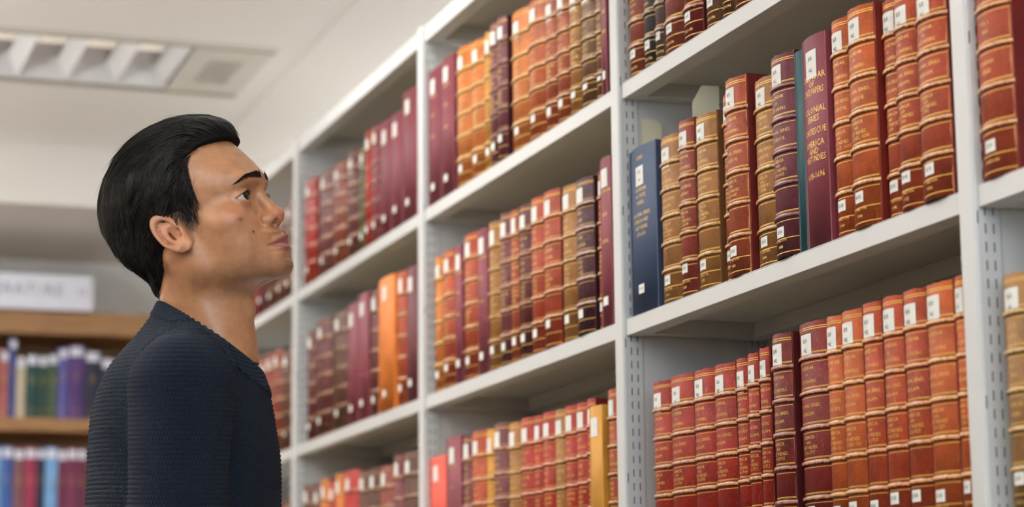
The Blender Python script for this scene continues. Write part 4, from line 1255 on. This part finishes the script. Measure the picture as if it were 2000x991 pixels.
# brows and lashes
def on_skin(p, off):
    for _ in range(4):
        f = head_field((p[:, 0], p[:, 1], p[:, 2])); p = p - fgrad(head_field, p, 0.6) * (f - off)[:, None]
    return p
for s in (-1, 1):
    n = 620
    u = rs.rand(n); w = rs.uniform(-1, 1, n)
    hx = 6.5 + 41 * u
    hz = np.interp(u, [0, 0.3, 0.62, 1], [43.0, 45.0, 44.6, 37.5]) + w * np.interp(u, [0, 0.2, 0.6, 1], [4.0, 4.8, 3.8, 1.2])
    p = on_skin(np.stack([s * hx, np.interp(hx, [6, 30, 52], [112, 100, 80]), hz], 1), 0.2)
    dirv = np.stack([s * np.interp(u, [0, 0.25, 1], [0.25, 0.8, 1.0]), 0 * u, np.interp(u, [0, 0.3, 1], [1.0, 0.35, -0.35]) - 0.35 * w], 1)
    pts = [p]
    L = rs.uniform(4.5, 8.0, n)
    for i in range(4):
        q = pts[-1] + dirv / np.linalg.norm(dirv, axis=1)[:, None] * (L / 4)[:, None]
        pts.append(on_skin(q, 0.35 + 0.25 * i))
    for q in pts: q[:, 1] += 3.6 * np.exp(-(q[:, 0] / 25) ** 2)
    V, F = tubes(np.stack(pts, 1), rs.uniform(0.10, 0.20, n))
    o = np_mesh('eyebrow', head2w(V) - MW, F, HAIR, man); o['kind'] = 'stuff'
    n = 46
    t = np.linspace(-0.92, 0.96, n); hx = 30.5 + 14.6 * t
    uu_ = 1 - t * t
    base = np.stack([s * hx, EYE[1] + np.sqrt(np.maximum(0, (ER + 1.4) ** 2 - (hx - EYE[0]) ** 2 - (19.6 + 6.4 * uu_ - EYE[2]) ** 2)), 19.6 + 6.4 * uu_], 1)
    out = np.stack([s * t * 0.55, 1.0 + 0 * t, 0.05 + 0 * t], 1); out /= np.linalg.norm(out, axis=1)[:, None]
    L = rs.uniform(4.5, 6.5, n)
    pts = [base + out * (L * k / 4)[:, None] + np.array([0, 0, 1.0]) * (2.4 * (k / 4) ** 2 - 0.8 * (k / 4)) for k in range(5)]
    V, F = tubes(np.stack(pts, 1), np.full(n, 0.22))
    o = np_mesh('eyelashes', head2w(V) - MW, F, HAIR, man); o['kind'] = 'stuff'

# sweater: fine mesh where it shows, coarse below; knitted rows are real ridges, stitches are relief
def seg_d(P, a, b): 
    d = [b[i] - a[i] for i in range(3)]; L = sum(v * v for v in d)
    return sum((P[i] - a[i]) * d[i] for i in range(3)) / math.sqrt(L)
SHO, ELB, WRI = (168, -6, -212), (204, -8, -480), (192, 92, -690)
def torso_f(P):
    X, Y, Z = P
    d = ell(P, (0, -16, -345), (158, 120, 205))
    d = smin(d, ell(P, (0, -46, -238), (128, 84, 112)), 30)
    d = smin(d, ell(P, (0, 16, -262), (118, 70, 95)), 40)
    d = smin(d, cap(P, (30, -8, -152), (158, -6, -210), 52, 54), 34)
    d = smin(d, ell(P, (0, -13, -560), (152, 112, 260)), 40)
    d = smin(d, cap(P, (0, 4, -95), (0, 0, -190), 55, 73), 46)
    return d
def arm_f(P):
    d = cap(P, SHO, ELB, 60, 55)
    return smin(d, cap(P, ELB, WRI, 54, 42), 14)
NP = (0.0, 0.56, 0.828); ND = -97.0                                    # neckline plane
def sweater_f(P0):
    P = (np.abs(P0[0]), P0[1], P0[2])
    t, a = torso_f(P), arm_f(P)
    d = smin(t, a, 26)
    # gathered folds under the arm
    d = d + 1.6 * np.sin(P[2] * 0.055 + P[1] * 0.05 + P[0] * 0.02) * np.exp(-((t - a) / 45) ** 2) * np.clip((-P[2] - 215) / 60, 0, 1)
    pl = P[1] * NP[1] + P[2] * NP[2] - ND
    d = smax(d, pl, 3)
    nk = cap(P, (0, 4, -95), (0, 0, -190), 55, 73)
    rib = np.sqrt((np.abs(d + 1.0)) ** 2 + (np.maximum(0, np.abs(pl + 9) - 8)) ** 2) - 2.6
    d = smin(d, np.where(nk < 30, rib, 50.0), 2)
    d = np.maximum(d, -(P[2] + 705))
    return d
def knit(V, N):
    """row and stitch coordinates: along the arm on the sleeve, along the trunk elsewhere"""
    P = (np.abs(V[:, 0]), V[:, 1], V[:, 2])
    t, a = torso_f(P), arm_f(P)
    sp = P[0] - np.interp(P[2], [-420, -300, -215, -150], [150, 150, 128, 104])
    sl = sp > 0
    pl = P[1] * NP[1] + P[2] * NP[2] - ND
    v_arm = seg_d(P, SHO, ELB) - 0.22 * (P[0] - 168)
    v_t = P[2] + 0.10 * P[1]
    u_arm = np.arctan2(P[1] - SHO[1] - 0, P[0] - SHO[0]) * 62
    u_t = np.arctan2(P[1] + 13, P[0]) * 135
    v = np.where(sl, v_arm, v_t); u = np.where(sl, u_arm, u_t)
    seam = np.exp(-(sp / 3.0) ** 2) * (P[2] > -300)
    rib = (pl > -19) & (np.abs(V[:, 0]) < 110)
    ang = np.arctan2(P[1] + 5, V[:, 0]) * 66
    return np.where(rib, ang, v), np.where(rib, pl, u), seam, rib
def wool_mat():
    m, nt, b = new_mat('navy_wool')
    at = lambda n: (lambda a: (setattr(a, 'attribute_name', n), a.outputs['Fac'])[1])(nt.nodes.new('ShaderNodeAttribute'))
    v = coords(nt, False)
    def M(op, a, b_=None):
        n = nt.nodes.new('ShaderNodeMath'); n.operation = op
        for s, q in zip(n.inputs, (a, b_)):
            if q is None: continue
            if hasattr(q, 'links'): nt.links.new(q, s)
            else: s.default_value = q
        return n.outputs[0]
    row, st = at('row'), at('stitch')
    fl = M('FLOOR', M('DIVIDE', row, 5.6))
    su = M('ADD', M('MULTIPLY', st, 2 * math.pi / 3.6), M('MULTIPLY', fl, math.pi))
    hs = M('MULTIPLY', M('ADD', M('SINE', su), 1.0), 0.5)
    hr = M('ABSOLUTE', M('SINE', M('MULTIPLY', row, math.pi / 5.6)))
    hgt = M('ADD', M('MULTIPLY', hs, M('MULTIPLY', hr, 0.9)), M('MULTIPLY', hr, 0.6))
    fz = noise(nt, v, 1500, 3, 0.7)
    hgt2 = M('ADD', hgt, M('MULTIPLY', fz, 0.7))
    base = ramp(nt, noise(nt, v, 300, 3), [(0.3, lin((5, 11, 22))), (0.7, lin((15, 30, 52)))])
    nt.links.new(base, b.inputs['Base Color'])
    b.inputs['Roughness'].default_value = 0.85
    b.inputs['Specular IOR Level'].default_value = 0.25
    b.inputs['Sheen Weight'].default_value = 0.08
    b.inputs['Sheen Roughness'].default_value = 0.4
    b.inputs['Sheen Tint'].default_value = (0.6, 0.75, 1.0, 1)
    bump(nt, b, hgt2, 1.0, 0.0024)
    return m
WOOL = wool_mat()
def sweater_piece(lo, hi, h, ridge):
    ax, G = grid_axes(lo, hi, h)
    F = sweater_f([g.astype(np.float32) for g in G]).astype(np.float32)
    F[0] = np.where(F[0] < 0, 1e-3, F[0]) if False else F[0]
    V, Fc = surface_nets(F, ax)
    V = relax(V, Fc, 2)
    N = normals(V, Fc)
    row, st, seam, rib = knit(V, N)
    if ridge:
        dsp = np.abs(np.sin(row * math.pi / 5.6)) ** 0.8 * 2.8 - 1.4
        V = V + N * (dsp - 2.2 * seam * (~rib))[:, None]
    return V, Fc, row, st
CUTZ, CUTX = -372.0, 70.0
pieces = [sweater_piece((-285, -150, CUTZ), (CUTX, 165, -60), 1.45, True),
          sweater_piece((-285, -160, -712), (285, 220, CUTZ + 6), 5.0, False),
          sweater_piece((CUTX - 6, -150, CUTZ), (285, 165, -60), 4.0, False)]
Vall, Fall, Rall, Sall, n0 = [], [], [], [], 0
for V, Fc, row, st in pieces:
    Vall.append(V); Fall.append(Fc + n0); Rall.append(row); Sall.append(st); n0 += len(V)
sw = np_mesh('sweater', body2w(np.concatenate(Vall)) - MW, np.concatenate(Fall), WOOL, man, {'row': np.concatenate(Rall), 'stitch': np.concatenate(Sall)})
sw['label'] = 'dark navy waffle-knit crew neck sweater'

# below the frame: hands, trousers, shoes
def hands_f(P0):
    P = (np.abs(P0[0]), P0[1], P0[2])
    P = (P[0], P[1] + 48, P[2] - 8)
    d = cap(P, (192, 132, -672), (190, 168, -735), 27, 25)
    d = smin(d, ell(P, (188, 186, -775), (16, 36, 46)), 14)
    for k, (y, L) in enumerate(((214, 70), (198, 80), (182, 76), (166, 60))):
        a = (188, y, -808); b = (184, y + 3, -808 - L * 0.5); c = (176, y - 2, -808 - L * 0.95)
        d = smin(d, cap(P, a, b, 9.5, 8.6), 3); d = smin(d, cap(P, b, c, 8.6, 7.2), 3)
    d = smin(d, cap(P, (186, 212, -752), (178, 232, -795), 12, 10), 6)
    d = smin(d, cap(P, (178, 232, -795), (172, 234, -822), 10, 8), 3)
    return d
ax, G = grid_axes((140, 40, -900), (235, 210, -650), 3.0)
Vd, Fd = surface_nets(hands_f([g.astype(np.float32) for g in G]), ax)
zero = np.zeros(len(Vd))
for sgn in (1, -1):
    Vd2 = Vd * np.array([sgn, 1, 1])
    np_mesh('hand', body2w(Vd2) - MW, Fd if sgn > 0 else Fd[:, ::-1], SKIN, man, {'lip': zero, 'stubble': zero, 'ruddy': zero + 0.2, 'mole': zero})
FLOORZ = -1539.6
def legs_f(P0):
    P = (np.abs(P0[0]), P0[1], P0[2])
    d = ell(P, (0, -18, -740), (160, 118, 120))
    d = smin(d, cap(P, (88, -15, -780), (100, -5, -1120), 88, 62), 40)
    d = smin(d, cap(P, (100, -5, -1120), (108, -20, -1470), 62, 48), 20)
    return np.maximum(d, -(P[2] + 1480))
ax, G = grid_axes((-185, -150, -1490), (185, 130, -655), 9.0)
Vl, Fl = surface_nets(legs_f([g.astype(np.float32) for g in G]), ax)
np_mesh('trousers', body2w(relax(Vl, Fl, 1)) - MW, Fl, plain('grey_denim', (54, 58, 68), 0.85, 0, 0.2, 200), man)
def shoe_f(P):
    d = smin(cap(P, (108, -50, -1490), (114, 130, -1505), 42, 34), cap(P, (108, -22, -1440), (108, -30, -1490), 44, 44), 20)
    return np.maximum(d, -(P[2] - FLOORZ - 1.0))
ax, G = grid_axes((50, -110, -1548), (170, 180, -1380), 6.0)
Vq, Fq = surface_nets(shoe_f([g.astype(np.float32) for g in G]), ax)
SHOE = plain('brown_shoe', (70, 48, 36), 0.4)
np_mesh('shoe', body2w(Vq) - MW, Fq, SHOE, man)
Vq = Vq.copy(); Vq[:, 0] *= -1
np_mesh('shoe', body2w(Vq) - MW, Fq[:, ::-1], SHOE, man)
